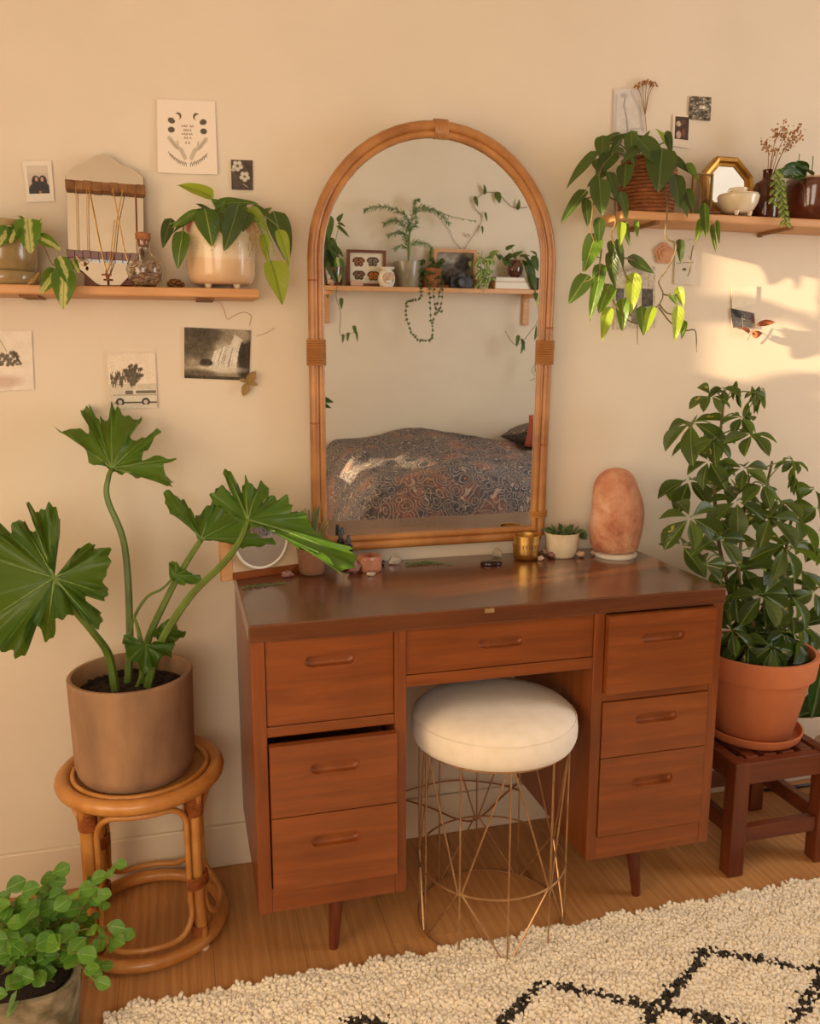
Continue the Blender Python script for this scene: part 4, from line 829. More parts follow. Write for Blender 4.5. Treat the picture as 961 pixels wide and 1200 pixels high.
# polaroid and square photo
k = Ink(40, 74, (226,210,188)); k.rect(.12,.06,.9,.76,(72,50,36)); k.ell(.33,.28,.14,.16,(196,172,148)); k.ell(.56,.22,.16,.12,(96,68,48)); k.ell(.35,.62,.14,.22,(190,160,140)); k.ell(.62,.55,.10,.25,(120,72,56)); k.rect(.90,0,1,1,(226,210,188)); k.rect(0,0,.12,1,(226,210,188)); k.rect(0,.76,1,1,(226,210,188)); k.speck(.06)
sheet('instant_photo', k, quad((789,134),(810,135.5),(787.5,171),(808,174)), 'white bordered instant portrait photo above the right shelf', 'photo', 'photo')
k = Ink(46, 46, (108,98,82)); k.cloud(5, .3)
for q in range(60): k.ell(rng.random(), rng.random(), .03+.03*rng.random(), .03, ((186,176,156) if rng.random() > .45 else (58,52,44)), soft=.5)
k.ell(.68,.45,.08,.08,(220,210,190)); k.ell(.54,.45,.07,.08,(206,196,176)); k.speck(.2)
sheet('square_photo', k, quad((808,112.5),(834,114),(806.5,139.5),(832.5,142)), 'small square black and white photo above the instant portrait', 'photo')
# shell disc, sketch print, hidden photos below right shelf
c = at(778, 297, -.004); mb = MB()
for q in range(3): mb.lathe((0,0,0), [(.0005, .004+.003*q), ((.026-.008*q), .001+.003*q), ((.026-.008*q), 0), (.0005, 0)], 18)
mb.v = [(c.x+v[0]*(1+.12*math.sin(5*math.atan2(v[1], v[0]))), c.y-v[2], c.z+v[1]*(1+.12*math.sin(5*math.atan2(v[1], v[0])))) for v in mb.v]
single('paper_flower', mb, mat('peach_paper', rgb(214,160,120), rgb(198,140,102), 60, .8), 'peach paper flower stuck on the wall under the right shelf', 'paper flower', base=(c.x, -.002, c.z-.026), smooth=True)
k = Ink(44, 70, (214,202,182)); k.line([(.1,.52),(.9,.50)], .01, (110,100,84)); k.line([(.75,.3),(.72,.7),(.62,.8)], .02, (110,110,80)); k.ell(.45,.66,.10,.05,(96,92,74)); k.line([(.6,.35),(.75,.45)], .012, (130,124,100)); k.speck(.03)
sheet('plant_sketch', k, quad((792,282),(817,280),(790,333),(815,334)), 'small plant sketch on cream paper behind the right trailing vine', 'print')
k = Ink(70, 96, (200,186,164)); k.cloud(8, .08); k.ell(.42,.12,.24,.13,(170,160,144), soft=.3); k.ell(.42,.13,.15,.08,(196,184,164)); k.rect(.02,.36,.22,.56,(110,108,106)); k.rect(.24,.5,.55,.8,(124,116,104)); k.rect(.66,.36,.95,.66,(92,86,78)); k.rect(.4,.72,.9,.92,(128,118,104)); k.cloud(4, .16); k.speck(.12)
sheet('faded_collage', k, quad((722,310),(768,312),(720,386),(768,384)), 'faded grey collage print half hidden behind the trailing philodendron leaves', 'print')
# tracing paper, little photo and orange leaves in the sunlight
k = Ink(40, 40, (228,214,190)); k.cloud(8, .04); sheet('tracing_paper', k, quad((857.5,337),(887,334.5),(858,362),(886,356)), 'blank cream paper square in the sunlit patch of wall', 'paper')
k = Ink(40, 36, (104,98,94)); k.line([(0,.05),(.55,.5)], .03, (196,186,172)); k.ell(.25,.2,.3,.16,(60,56,54), soft=.5, rot=.6); k.rect(.44,.3,.48,1,(186,178,166)); k.rect(.86,.1,1,.7,(96,62,48)); k.line([(0,.4),(.9,.45)], .02, (62,58,54)); k.cloud(4, .12); k.speck(.12)
sheet('small_photo', k, quad((856,361),(884,367),(858.5,384),(885,384),-.005), 'tiny grey photo overlapping the cream paper in the sunlight', 'photo')
T = Thing('dried_leaf_sprig', 'orange dried leaf twig pinned under the tiny sunlit photo', 'dried leaf', at(880, 392, -.008))
stemtube(T, [at(876,399,-.010), at(881,389,-.012), at(886,380,-.012)], .0009, 'twig'); stemtube(T, [at(881,389,-.012), at(872,384,-.012)], .0007, 'twig', n=3)
for a in ((886,381,909,377,7), (881,393,893,390,9), (878,391,871,383,5)): pxleaf(T, 'dryleaf', *a, -.012, dY=-.02, normal=(0,-1,.2))
# ================================================================== BIG PHILODENDRON IN CLAY POT
c = Vector((-.122, -.203, TZ+.0105)); zt = at(158, 786, c.y).z; PH = zt-c.z
T = Thing('potted_split_leaf_philodendron', 'large lobed leaf philodendron in a weathered clay cylinder pot on the rattan stool', 'potted plant', c)
T.part('pot', MB().lathe(c, [(.001, 0), (.112, 0), (.115, .006), (.119, .012), (.1235, .03), (.127, PH-.01), (.1275, PH-.003), (.125, PH), (.119, PH), (.117, PH-.006), (.115, PH-.045), (.001, PH-.045)], 56), M['clay'], smooth=True)
mb = MB().lathe(c, [(.0005, PH-.034), (.06, PH-.036), (.114, PH-.040), (.114, PH-.045)], 40); rr = random.Random(4)
for q in range(160):
    a, r = rr.random()*2*PI, .108*math.sqrt(rr.random()); mb.ball((c.x+r*math.cos(a), c.y+r*math.sin(a), c.z+PH-.036+rr.uniform(0,.003)), rr.uniform(.002,.006), 5, 4, .7)
T.part('soil', mb, M['soil'])
def big_leaf(T, cpx, outline, base, normal, ruff=.010, cup=1.2, waves=9, seed=0):
    """lobed blade on its own tilted, cupped plane through base: rows run from the petiole joint to the wavy margin"""
    n = Vector(normal).normalized(); b = Vector(base); cv = lambda q: (q[0]/2.184, 440+q[1]/2.184)
    def pt(q): d = ray(*cv(q)); return CAM+d*((b-CAM).dot(n)/d.dot(n))
    ctr = pt(cpx); P = [pt(q) for q in outline]; E = spline(P+[P[0]], 5)[:-1]; N = len(E); NRR = 9; ph = seed*1.7; shift = b-ctr; u = n.orthogonal().normalized(); w = n.cross(u); rows = []
    for j in range(N):
        d = (E[j]-ctr)*(1+.030*math.sin(j*1.55+ph)+.022*math.sin(j*.83)); L = d.length; a = 2*PI*j/N; col = []
        for i in range(NRR+1):
            q = i/NRR; rad = L*q; z = -cup*rad*rad+1.5*ruff*q**2.2*math.sin(a*waves+ph)+ruff*.55*q**4*math.sin(a*waves*2.3+2*ph)+ruff*.7*q**6*math.sin(a*waves*4.1+ph)
            col.append(b+d*q+n*z)
        rows.append(col)
    base_len = max((e-ctr).length for e in E); y = Vector((0,0,1))-n*n.z; y = y.normalized() if y.length > .01 else u; x = y.cross(n)
    M4 = Matrix(((x.x*base_len, y.x*base_len, n.x*base_len, b.x), (x.y*base_len, y.y*base_len, n.y*base_len, b.y), (x.z*base_len, y.z*base_len, n.z*base_len, b.z), (0,0,0,1))); Mi = M4.inverted()
    mb = MB(); m = NRR+1
    for col in rows: mb.v += [tuple(Mi @ p) for p in col]
    for j in range(N):
        for i in range(NRR): mb.f.append((j*m+i, j*m+i+1, ((j+1) % N)*m+i+1, ((j+1) % N)*m+i))
    me = bpy.data.meshes.new('leaf'); me.from_pydata(mb.v, [], mb.f); bm = bmesh.new(); bm.from_mesh(me); bmesh.ops.remove_doubles(bm, verts=bm.verts, dist=1e-6); bmesh.ops.dissolve_degenerate(bm, dist=1e-6, edges=bm.edges); bmesh.ops.recalc_face_normals(bm, faces=bm.faces); bm.to_mesh(me); bm.free()
    me.materials.append(M['selloum']); me.polygons.foreach_set('use_smooth', [True]*len(me.polygons)); o = T.child('leaf', me, M4)
    ds = [(e-ctr).length for e in E]; v = MB(); wn = max(4, N//26)
    for j in range(N):
        if ds[j] > base_len*.45 and ds[j] == max(ds[(j+t) % N] for t in range(-wn, wn+1)): v.tube([Mi @ (rows[j][i]+n*.0008) for i in range(0, NRR-1)], [.014-.0015*i for i in range(NRR-1)], 5)
    if v.v: e = bpy.data.objects.new('veins', mesh('veins', v, M['stem'], True)); COL.objects.link(e); e.parent = o
    return o
crown = c+Vector((0, 0, PH-.03))
def petiole(T, L, r0=.008, r1=.005): stemtube(T, L, (r0, r1), 'petiole', 'petiole', 8)
M['petiole'] = mat('petiole_green', rgb(104,128,50), rgb(84,104,40), 25, .4)
# A: tall upper leaf
bA = at(131.5, 549, -.16); petiole(T, [crown+Vector((-.01,.03,-.02)), at(152,735,-.17), at(146,640,-.16), at(126,585,-.155), at(127,560,-.155), bA], .0085, .0045)
big_leaf(T, (288,238), [(288,250),(262,224),(228,215),(215,185),(180,150),(135,120),(160,112),(200,125),(232,142),(205,85),(199,58),(212,51),(228,72),(252,108),(254,90),(275,80),(284,60),(300,80),(330,82),(362,86),(350,122),(328,158),(362,146),(400,121),(408,138),(395,165),(370,186),(362,204),(400,212),(447,211),(418,224),(440,258),(434,279),(405,268),(370,255),(330,244),(300,250)], bA, (-.05,-.80,.60), .011, 1.0, 9, 1)
# B: big left leaf facing the camera
bB = at(64, 677, -.30); petiole(T, [crown+Vector((-.03,-.02,-.02)), at(128,770,-.23), at(110,742,-.27), at(85,712,-.29), bB], .0095, .0065)
big_leaf(T, (140,520), [(62,318),(85,335),(102,350),(125,330),(148,350),(153,385),(148,425),(130,440),(122,470),(128,500),(142,514),(172,505),(185,470),(205,440),(238,430),(250,442),(283,450),(278,490),(268,530),(279,558),(262,578),(225,570),(218,580),(250,600),(263,625),(245,650),(215,627),(195,592),(190,612),(160,625),(136,628),(142,660),(118,682),(95,642),(66,642),(60,680),(67,712),(40,722),(8,705),(-25,715),(-40,670),(-85,660),(-80,600),(-120,560),(-95,500),(-110,440),(-60,430),(-50,385),(-20,392),(-6,372),(12,395),(22,412),(40,378),(58,365),(72,396),(96,388),(88,358)], bB, (.10,-.93,.30), .015, .9, 13, 2)
# C: right leaf over the desk
bC = at(290.5, 609, -.30); petiole(T, [crown+Vector((.03,-.01,-.02)), at(188,755,-.23), at(222,700,-.25), at(262,660,-.28), at(282,632,-.29), bC], .0095, .0055)
big_leaf(T, (635,370), [(635,380),(662,396),(700,402),(740,410),(770,432),(800,446),(840,456),(876,476),(906,448),(900,430),(860,410),(822,394),(790,366),(780,350),(757,346),(737,368),(747,330),(728,310),(714,330),(700,300),(672,335),(690,298),(668,258),(646,282),(628,262),(618,292),(600,250),(580,235),(571,248),(588,285),(604,315),(575,292),(540,308),(566,332),(572,352),(600,371),(618,382)], bC, (-.16,-.74,.65), .010, 1.0, 10, 3)
# D: leaf behind it
bD = at(236, 632, -.20); petiole(T, [crown+Vector((.02,.02,-.02)), at(172,755,-.19), at(196,700,-.19), at(218,660,-.195), bD], .0085, .0055)
big_leaf(T, (515,420), [(513,430),(560,426),(620,427),(688,427),(702,408),(662,396),(636,388),(640,350),(600,330),(590,300),(560,270),(548,290),(552,330),(535,332),(500,352),(502,385),(490,345),(472,310),(445,295),(417,294),(430,330),(455,360),(490,385),(505,410)], bD, (.0,-.78,.62), .009, 1.2, 8, 4)
# E: young leaf on the petiole, F and G: small leaves over the rim
bE = at(206, 674, -.215); big_leaf(T, (452,512), [(440,528),(434,500),(438,474),(456,482),(472,498),(494,506),(518,516),(498,536),(468,534)], bE, (0,-.85,.5), .007, 2, 6, 5)
petiole(T, [at(160,775,-.2), at(154,735,-.2), at(170,702,-.205), at(190,690,-.21), bE], .0035, .0025)
bF = at(171, 756, -.26); big_leaf(T, (372,690), [(310,680),(325,660),(348,678),(372,692),(398,684),(442,680),(440,708),(415,720),(395,742),(374,758),(345,736),(325,714)], bF, (.1,-.8,.6), .009, 3, 8, 6); petiole(T, [crown+Vector((.01,0,-.01)), at(172,775,-.23), bF], .005, .004)
bF2 = at(193, 742, -.21); big_leaf(T, (420,662), [(384,668),(405,642),(436,627),(455,650),(477,660),(452,680),(430,692),(400,678)], bF2, (.1,-.85,.5), .007, 3, 7, 7); petiole(T, [crown+Vector((.02,.01,-.01)), at(188,768,-.2), bF2], .004, .003)
stemtube(T, [at(168,765,-.24), at(162,738,-.24), at(157,722,-.245)], (.006,.002), 'petiole', 'sheath', 6)

# ================================================================== SMALL ROUND LEAVED PLANT (front left)
c = Vector((-.318, -.485, 0)); T = Thing('potted_creeping_plant', 'bushy small round leaved plant in a mossy concrete pot at the front left', 'potted plant', c)
def sq(r, z, n=40, p=3.4):
    out = []
    for k in range(n):
        a = 2*PI*k/n+.35; ca, sa = math.cos(a), math.sin(a); q = (abs(ca)**p+abs(sa)**p)**(-1/p); out.append((c.x+r*q*ca, c.y+r*q*sa, c.z+z))
    return out
rings = [sq(.072, 0), sq(.080, .004), sq(.098, .150), sq(.098, .156), sq(.088, .156), sq(.084, .135)]; mb = MB()
for r in rings: mb.v += r
for i in range(len(rings)-1):
    for k in range(40): mb.f.append((i*40+k, i*40+(k+1) % 40, (i+1)*40+(k+1) % 40, (i+1)*40+k))
mb.f += [tuple(range(39, -1, -1)), tuple(200+k for k in range(40))]; T.part('pot', mb, M['concrete'], smooth=True)
T.part('soil', MB().lathe(c, [(.0005, .148), (.08, .144), (.08, .137), (.0005, .137)], 24), M['soil'])
rr = random.Random(21); cr = c+Vector((0,0,.145))
tips = [(43,1040),(66,1022),(60,1030),(72,1045),(40,1062),(20,1058),(8,1060),(105,1035),(118,1048),(137,1012),(122,1058),(95,1070),(130,1085),(148,1100),(128,1108),(120,1132),(115,1150),(75,1062),(30,1078),(55,1085),(15,1085),(85,1090),(100,1095),(110,1078),(65,1105),(45,1110),(25,1115),(10,1120),(5,1100),(75,1125),(48,1130),(28,1135),(15,1150),(5,1165),(95,1118),(60,1060),(88,1052),(12,1040),(-8,1050),(-15,1080)]
for i, (px, py) in enumerate(tips):
    Y = -.47+rr.uniform(-.08,.05)-(.05 if py > 1090 else 0); e = at(px, py, Y); base = cr+Vector((rr.uniform(-.05,.06), rr.uniform(-.05,.05), 0))
    mid = base.lerp(e, .55)+Vector((0,0,.03)); st = [base, mid, e]; stemtube(T, st, (.0015, .0009), 'vine', 'stem', 5); pts = spline(st, 6)
    for k in range(7):
        f = 1-k*.12; p = pts[int(f*(len(pts)-1))]; a = rr.random()*2*PI; d = Vector((math.cos(a), math.sin(a)*.7, rr.uniform(-.35,.35))).normalized(); L = rr.uniform(.018,.030)
        place_leaf(T, 'mint', p, p+d*L, L*rr.uniform(.95,1.15), normal=Vector((rr.gauss(0,.4), -.7+rr.gauss(0,.3), .75)))
for b in ((22,1172,5,1185,8), (20,1160,8,1178,7)): pxleaf(T, 'fernleaf', b[0], b[1], b[2], b[3]+10, b[4], -.60)
stemtube(T, [at(100,1110,-.45), at(108,1140,-.47), at(100,1150,-.48), at(106,1158,-.48), at(112,1150,-.47)], .0012, 'vine')

# ================================================================== SCHEFFLERA IN TERRACOTTA
c = Vector((1.402, -.238, .300)); T = Thing('potted_schefflera', 'bushy variegated schefflera in a terracotta pot and saucer on the wooden stool', 'potted plant', c)
zs = .0; T.part('saucer', MB().lathe(c, [(.001, 0), (.108, 0), (.116, .008), (.122, .026), (.118, .027), (.111, .010), (.001, .008)], 48), M['terracotta'], smooth=True)
zr = at(898, 762, c.y-.02).z-c.z; 
T.part('pot', MB().lathe(c, [(.001, .010), (.090, .010), (.095, .014), (.128, zr-.062), (.129, zr-.056), (.139, zr-.056), (.145, zr-.004), (.143, zr), (.134, zr), (.130, zr-.03), (.001, zr-.035)], 56), M['terracotta'], smooth=True)
T.part('soil', MB().lathe(c, [(.0005, zr-.020), (.13, zr-.026), (.13, zr-.034), (.0005, zr-.034)], 30), M['soil'])
top = c+Vector((0,0,zr-.03)); rr = random.Random(12)
trunks = [[top+Vector((-.02,.02,0)), at(843,640,-.22), at(838,560,-.21), at(845,500,-.20), at(848,470,-.20)], [top+Vector((.02,-.02,0)), at(868,690,-.25), at(870,620,-.25), at(878,560,-.25)], [top+Vector((.05,.0,0)), at(915,700,-.22), at(925,620,-.22), at(935,590,-.22)], [top+Vector((0,.05,0)), at(900,690,-.17), at(895,600,-.16), at(905,540,-.16)]]
for t in trunks: stemtube(T, t, (.006, .003), 'bark', 'trunk', 8)
tp = [p for t in trunks for p in spline(t, 10)]
UMB = [(340,120,75),(530,110,45),(395,95,55),(255,235,120),(470,215,75),(515,285,85),(300,300,95),(350,310,80),(330,400,95),(480,430,90),(245,480,120),(440,500,100),(450,570,110),(560,500,90),(690,400,55),(640,570,85),(250,640,115),(375,640,85),(480,620,95),(590,640,115),(700,640,110),(780,520,80),(790,600,85),(215,760,120),(370,730,105),(540,740,105),(650,760,115),(750,740,95),(310,840,90),(470,850,110),(600,860,110),(720,860,110),(440,960,95),(560,970,110),(680,970,110),(780,960,95),(470,1060,95),(580,1080,105),(690,1070,110),(530,1130,90),(500,1180,95),(600,1190,100),(700,1165,95),(430,1120,80),(560,1020,110),(650,1130,100),(760,1110,80),(620,930,100)]
for i, (cx, cy, r) in enumerate(UMB):
    px, py = 740+cx/3.638, 430+cy/3.636; dark = cy > 820; Y = -.235+rr.uniform(-.11,.09)
    if px < 800: Y = -.20+rr.uniform(-.05,.05)
    if cy > 1100: Y = -.30+rr.uniform(-.04,.03)
    if px > 930: Y = -.2+rr.uniform(-.08,.05)
    h = at(px, py, Y); s = mpp(h); rad = r/3.64*s*1.38
    below = [p for p in tp if p.z < h.z-.01] or [top]; n0 = min(below, key=lambda p: (p-h).length); stemtube(T, [n0, n0.lerp(h, .5)+Vector((0,0,.012)), h], (.0020, .0013), 'stem', 'stalk', 5)
    ax = (h-(top+Vector((0,0,.12)))); ax.z = abs(ax.z)*.3; ax = (ax.normalized()*.5+Vector((0,-.45,.75))).normalized(); u = ax.orthogonal().normalized(); w = ax.cross(u); n = 6; ph = rr.random()*6
    for k in range(n):
        a = ph+2*PI*k/n+rr.uniform(-.15,.15); d = (u*math.cos(a)+w*math.sin(a))*.92+ax*rr.uniform(-.35,.15)+Vector((0,0,-.22)); d.normalize(); L = rad*rr.uniform(.78,1.05)
        tipp = h+d*L*1.08
        if tipp.x < 1.175 and tipp.z < .80 and tipp.y > -.47: continue
        place_leaf(T, 'scheffvar' if rr.random() < .35 else 'scheff', h+d*L*.10, h+d*L*1.08, L*rr.uniform(.46,.56), normal=ax+Vector((rr.gauss(0,.2), rr.gauss(0,.2), rr.gauss(0,.2))), name='leaflet')
for (x, y) in ((862,446),(883,452),(893,452),(878,470),(930,545),(934,560)):   # drooping young shoots
    for k in range(4): pxleaf(T, 'scheff', x+rr.uniform(-3,3), y+k*4, x+rr.uniform(-7,7), y+14+k*6, 5, -.22, name='leaflet')
for L in ([(860,510,-.23),(880,475,-.23),(893,455,-.22),(897,465,-.22)], [(893,570,-.24),(910,550,-.24),(925,535,-.23),(930,545,-.23)], [(848,475,-.2),(858,455,-.2),(862,447,-.2)]): stemtube(T, [at(*p) for p in L], .0015, 'stem', 'stalk')
# ---- dark leaved plant cut by the right edge
c2 = Vector((1.76, -.22, 0)); T = Thing('potted_rubber_plant', 'dark glossy rubber plant leaf peeking in at the right edge', 'potted plant', c2)
T.part('pot', MB().lathe(c2, [(.001, 0), (.085, 0), (.11, .2), (.104, .2), (.1, .18), (.001, .18)], 36), M['clay'], smooth=True); T.part('soil', MB().lathe(c2, [(.0005, .19), (.1, .186), (.0005, .182)], 20), M['soil']); stemtube(T, [c2+Vector((0,0,.18)), c2+Vector((.01,.01,.45)), c2+Vector((0,0,.8))], .006, 'bark', 'trunk')
for z, a, L in ((.42,-1.8,.2),(.36,2.9,.18),(.5,.4,.2),(.6,2.4,.18),(.68,-.6,.2),(.76,1.5,.17)):
    b = c2+Vector((0,0,z)); place_leaf(T, 'rubberleaf', b, b+Vector((math.cos(a)*L, math.sin(a)*L, -.06)), .09, normal=(0,-.5,.8))
b = at(968, 760, -.2); place_leaf(T, 'rubberleaf', b, at(953, 842, -.26), .085, normal=(-.3,-.9,.2)); stemtube(T, [c2+Vector((0,0,.5)), b], .003, 'bark', 'stem')

# ================================================================== ON THE DESK
def dp(px, py, dz=0.0): return on(px, py, DZ)+Vector((0,0,dz))
# ---- round make-up mirror in its panel
a = dp(273, 680); a.y = max(a.y, -.14); b = Vector((a.x+.175, -.045, DZ)); T = Thing('make_up_mirror', 'small round mirror mounted on a light wood panel at the desk left corner', 'mirror', (a+b)/2)
ux = (b-a); wl = ux.length; ux.normalize(); nn = Vector((ux.y, -ux.x, 0)); up = Vector((0,0,1)); hgt = .105
def pl(u, v, w=0.0): return a+ux*u+up*v+nn*w
def slab(u0, u1, v0, v1, w0, w1): return MB().add([pl(u, v, w) for w in (w0, w1) for (u, v) in ((u0,v0),(u1,v0),(u1,v1),(u0,v1))], [(0,1,2,3),(4,5,6,7),(0,1,5,4),(1,2,6,5),(2,3,7,6),(3,0,4,7)])
T.part('panel', slab(0, wl, 0, hgt, -.012, 0), mat('beige_board', rgb(206,180,146), rgb(196,168,132), 8, .7), bevel=.001)
T.part('post', slab(-.026, 0, 0, hgt, -.014, .002), M['shelfwood'], bevel=.002); T.part('base_strip', slab(0, wl, 0, .018, 0, .004), M['walnut'], bevel=.001)
mc = pl(.068, .085, .006); RM = 32*mpp(mc)
def disc(r, w, n=40): return [mc+ux*r*math.cos(2*PI*k/n)+up*r*math.sin(2*PI*k/n)+nn*w for k in range(n)]
T.part('mirror_glass', MB().poly(disc(RM, .004), -nn*.003), M['mirror']); T.part('rim', MB().tube(disc(RM, .003), .0035, 8, True, up=nn), M['white'], smooth=True); T.part('backing', MB().poly(disc(RM*.98, .0005), -nn*.0055), M['white'])
# ---- glass pot with grass plant
c = dp(366, 672); T = Thing('potted_grass', 'spiky air plant in a small clear rose glass pot on the desk', 'potted plant', c); s = mpp(c)
T.part('glass_pot', MB().lathe(c, [(.001, 0), (.026, 0), (.031, .004), (.036, .062), (.0345, .062), (.030, .008), (.001, .006)], 32), NT('rose_glass').set(Base_Color=rgb(206,160,130), Roughness=.08, Transmission_Weight=.75, IOR=1.4), smooth=True)
T.part('pebbles', MB().lathe(c, [(.001, .007), (.0288, .008), (.031, .046), (.001, .048)], 20), M['shell'], smooth=True)
rr = random.Random(9)
for k in range(36):
    a_ = rr.random()*2*PI; q = rr.uniform(.1, .9); h = rr.uniform(.08,.125); base = c+Vector((.012*math.cos(a_), .012*math.sin(a_), .045)); T.part('blade', MB().tube(spline([base, base+Vector((.018*q*math.cos(a_), .018*q*math.sin(a_), h*.6)), base+Vector((.045*q*math.cos(a_), .03*q*math.sin(a_), h))], 4), [.0022]*5+[.0014]*4, 4), M['succ'] if k % 3 else M['greyleaf'], smooth=True)
# ---- dropper bottles
for i, (px, py, hh2, lb) in enumerate(((400, 666, .076, 'black capped dropper bottle with a white label, rear one beside the grass pot'), (409, 668, .066, 'shorter amber dropper bottle with a grey cap in front of the rear dropper'))):
    c = dp(px, py); T = Thing('dropper_bottle', lb, 'bottle', c, 'dropper bottles'); r = .0125
    T.part('bottle', MB().lathe(c, [(.001, 0), (r, 0), (r+.001, .003), (r+.001, hh2*.55), (r*.5, hh2*.68), (r*.5, hh2*.72), (.001, hh2*.72)], 20), M['amber'], smooth=True); T.part('label', MB().lathe(c, [(r+.0012, .006), (r+.0014, .006), (r+.0014, hh2*.5), (r+.0012, hh2*.5)], 20), M['paper'], smooth=True)
    cap = T.part('cap', MB().lathe(c, [(r*.62, hh2*.68), (r*.72, hh2*.7), (r*.72, hh2*.93), (r*.4, hh2*.97), (.001, hh2*.97)], 18), M['black'], smooth=True); T.part('bulb', MB().lathe(c, [(r*.45, hh2*.95), (r*.5, hh2*1.1), (r*.35, hh2*1.27), (.001, hh2*1.3)], 14), M['rubber'], cap, smooth=True)
# ---- salt tea light holder
c = dp(433, 668); mb = MB().lathe(c, [(.001, 0), (.027, 0), (.030, .006), (.031, .030), (.028, .036), (.017, .036), (.016, .020), (.001, .019)], 18)
mb.v = [(v[0]+.0025*math.sin(v[2]*300+v[0]*500), v[1]+.0025*math.sin(v[0]*400), v[2]) for v in mb.v]
single('salt_candle_holder', mb, mat('brown_salt', rgb(150,92,66), rgb(186,128,100), 40, .35, bump=.4), 'rough brown rock salt tea light holder beside the dropper bottles', 'candle holder', base=c, sharp=30)
GC = 'crystals on the desk'
rock('crystal', M['amethyst'], 'pinkish amethyst lump in front of the salt tea light holder', 'crystal', dp(414, 672), .019, 1, GC, 1.1, .9, .85); rock('crystal', M['quartz'], 'small clear chip on the desk below the salt tea light holder', 'crystal', dp(435, 675), .009, 2, GC, 1.3, .8, .6)
rock('crystal', M['quartz'], 'pale quartz lump between salt tea light holder and fern leaf', 'crystal', dp(462, 661), .016, 3, GC, 1.2, .8, .8); rock('crystal', M['amethyst'], 'small mauve cluster in front of the make-up mirror', 'crystal', dp(336, 676), .015, 4, GC, 1.3, .8, .55); rock('crystal', M['quartz'], 'white hexagonal crystal standing behind the dark agate slice', 'crystal', dp(582, 653), .016, 5, GC, 1.0, .5, 1.0, n=9)
rock('crystal', M['smoky'], 'tiny dark stone left of the pale quartz lump', 'crystal', dp(449, 662), .008, 14, GC, .8, .8, 1)
for i, (px, py, r, m, lb) in enumerate(((608,655,.011,'amethyst','purple tumbled stone left in front of the brass cup'), (634,657,.009,'rose','pale pink chip right in front of the brass cup'), (639,650,.012,'rose','mauve tumbled stone between brass cup and white pot'), (648,654,.014,'amethyst','brownish purple stone in front of the white pot'), (680,653,.012,'shell','striped cream shell stone right of the white pot'), (697,651,.011,'rose','smooth pink stone at the foot of the salt lamp'), (630,652,.008,'smoky','tiny dark stone behind the pale pink chip'), (596,646,.007,'smoky','tiny dark pebble left of the brass cup'))):
    rock('tumbled_stone', M[m], lb, 'stone', dp(px, py), r, 20+i, 'tumbled stones by the salt lamp', 1.2, .9, .75, n=30)
# ---- fern leaf and agate slice, cedar sprig
def frond(name, lb, pts, n, wl_, m, cat='leaf'):
    T = Thing(name, lb, cat, pts[0]); q = spline(pts, 8); T.part('stalk', MB().tube([p+Vector((0,0,.0022)) for p in q], .0011, 5), M[m], smooth=True)
    for k in range(1, n):
        i = int(k/n*(len(q)-2)); d = (q[i+1]-q[i]).normalized(); sd = Vector((-d.y, d.x, 0)); L = wl_*math.sin(PI*(.15+.8*k/n))
        for s_ in (-1, 1): place_leaf(T, 'fernleaf', q[i]+Vector((0,0,.002)), q[i]+(sd*s_*.8+d*.6).normalized()*L+Vector((0,0,.004)), L*.28, normal=(0,0,1), name='pinna')
M['fernleafm'] = M['fern']
frond('fern_leaf', 'pressed green fern leaf lying flat on the desk under the mirror', [dp(474,663), dp(500,660), dp(530,662)], 14, .020, 'fern'); frond('cedar_sprig', 'thin dry green sprig lying near the desk left corner', [dp(283,690), dp(305,687), dp(335,684)], 10, .014, 'fern')
c = dp(575.5, 661.5); o = single('agate_slice', MB().lathe(c, [(.001, 0), (.026, 0), (.0275, .003), (.0265, .0065), (.001, .007)], 28, 1.0, .8), M['smoky'], 'oval dark polished agate slice on the desk top', 'agate', base=c, smooth=True)
# ---- brass cup
c = dp(616, 655); T = Thing('brass_cup', 'small hammered brass cup with a pierced band on the desk', 'cup', c)
T.part('cup', MB().lathe(c, [(.001, 0), (.024, 0), (.029, .004), (.0325, .018), (.0325, .046), (.0335, .062), (.0315, .062), (.0305, .045), (.0300, .018), (.025, .006), (.001, .005)], 36), M['brass'], smooth=True)
mb = MB()
for k in range(26):
    a_ = 2*PI*k/26; d = Vector((math.cos(a_), math.sin(a_), 0)); t = Vector((-math.sin(a_), math.cos(a_), 0)); p = c+d*.0326+Vector((0,0,.036)); mb.add([p-t*.0012-up*.005, p+t*.0012-up*.005, p+t*.0012+up*.005, p-t*.0012+up*.005]+[q+d*.0006 for q in (p-t*.0012-up*.005, p+t*.0012-up*.005, p+t*.0012+up*.005, p-t*.0012+up*.005)], [(0,1,2,3),(4,5,6,7),(0,1,5,4),(1,2,6,5),(2,3,7,6),(3,0,4,7)])
T.part('pierced_band', mb, M['rattandark'])
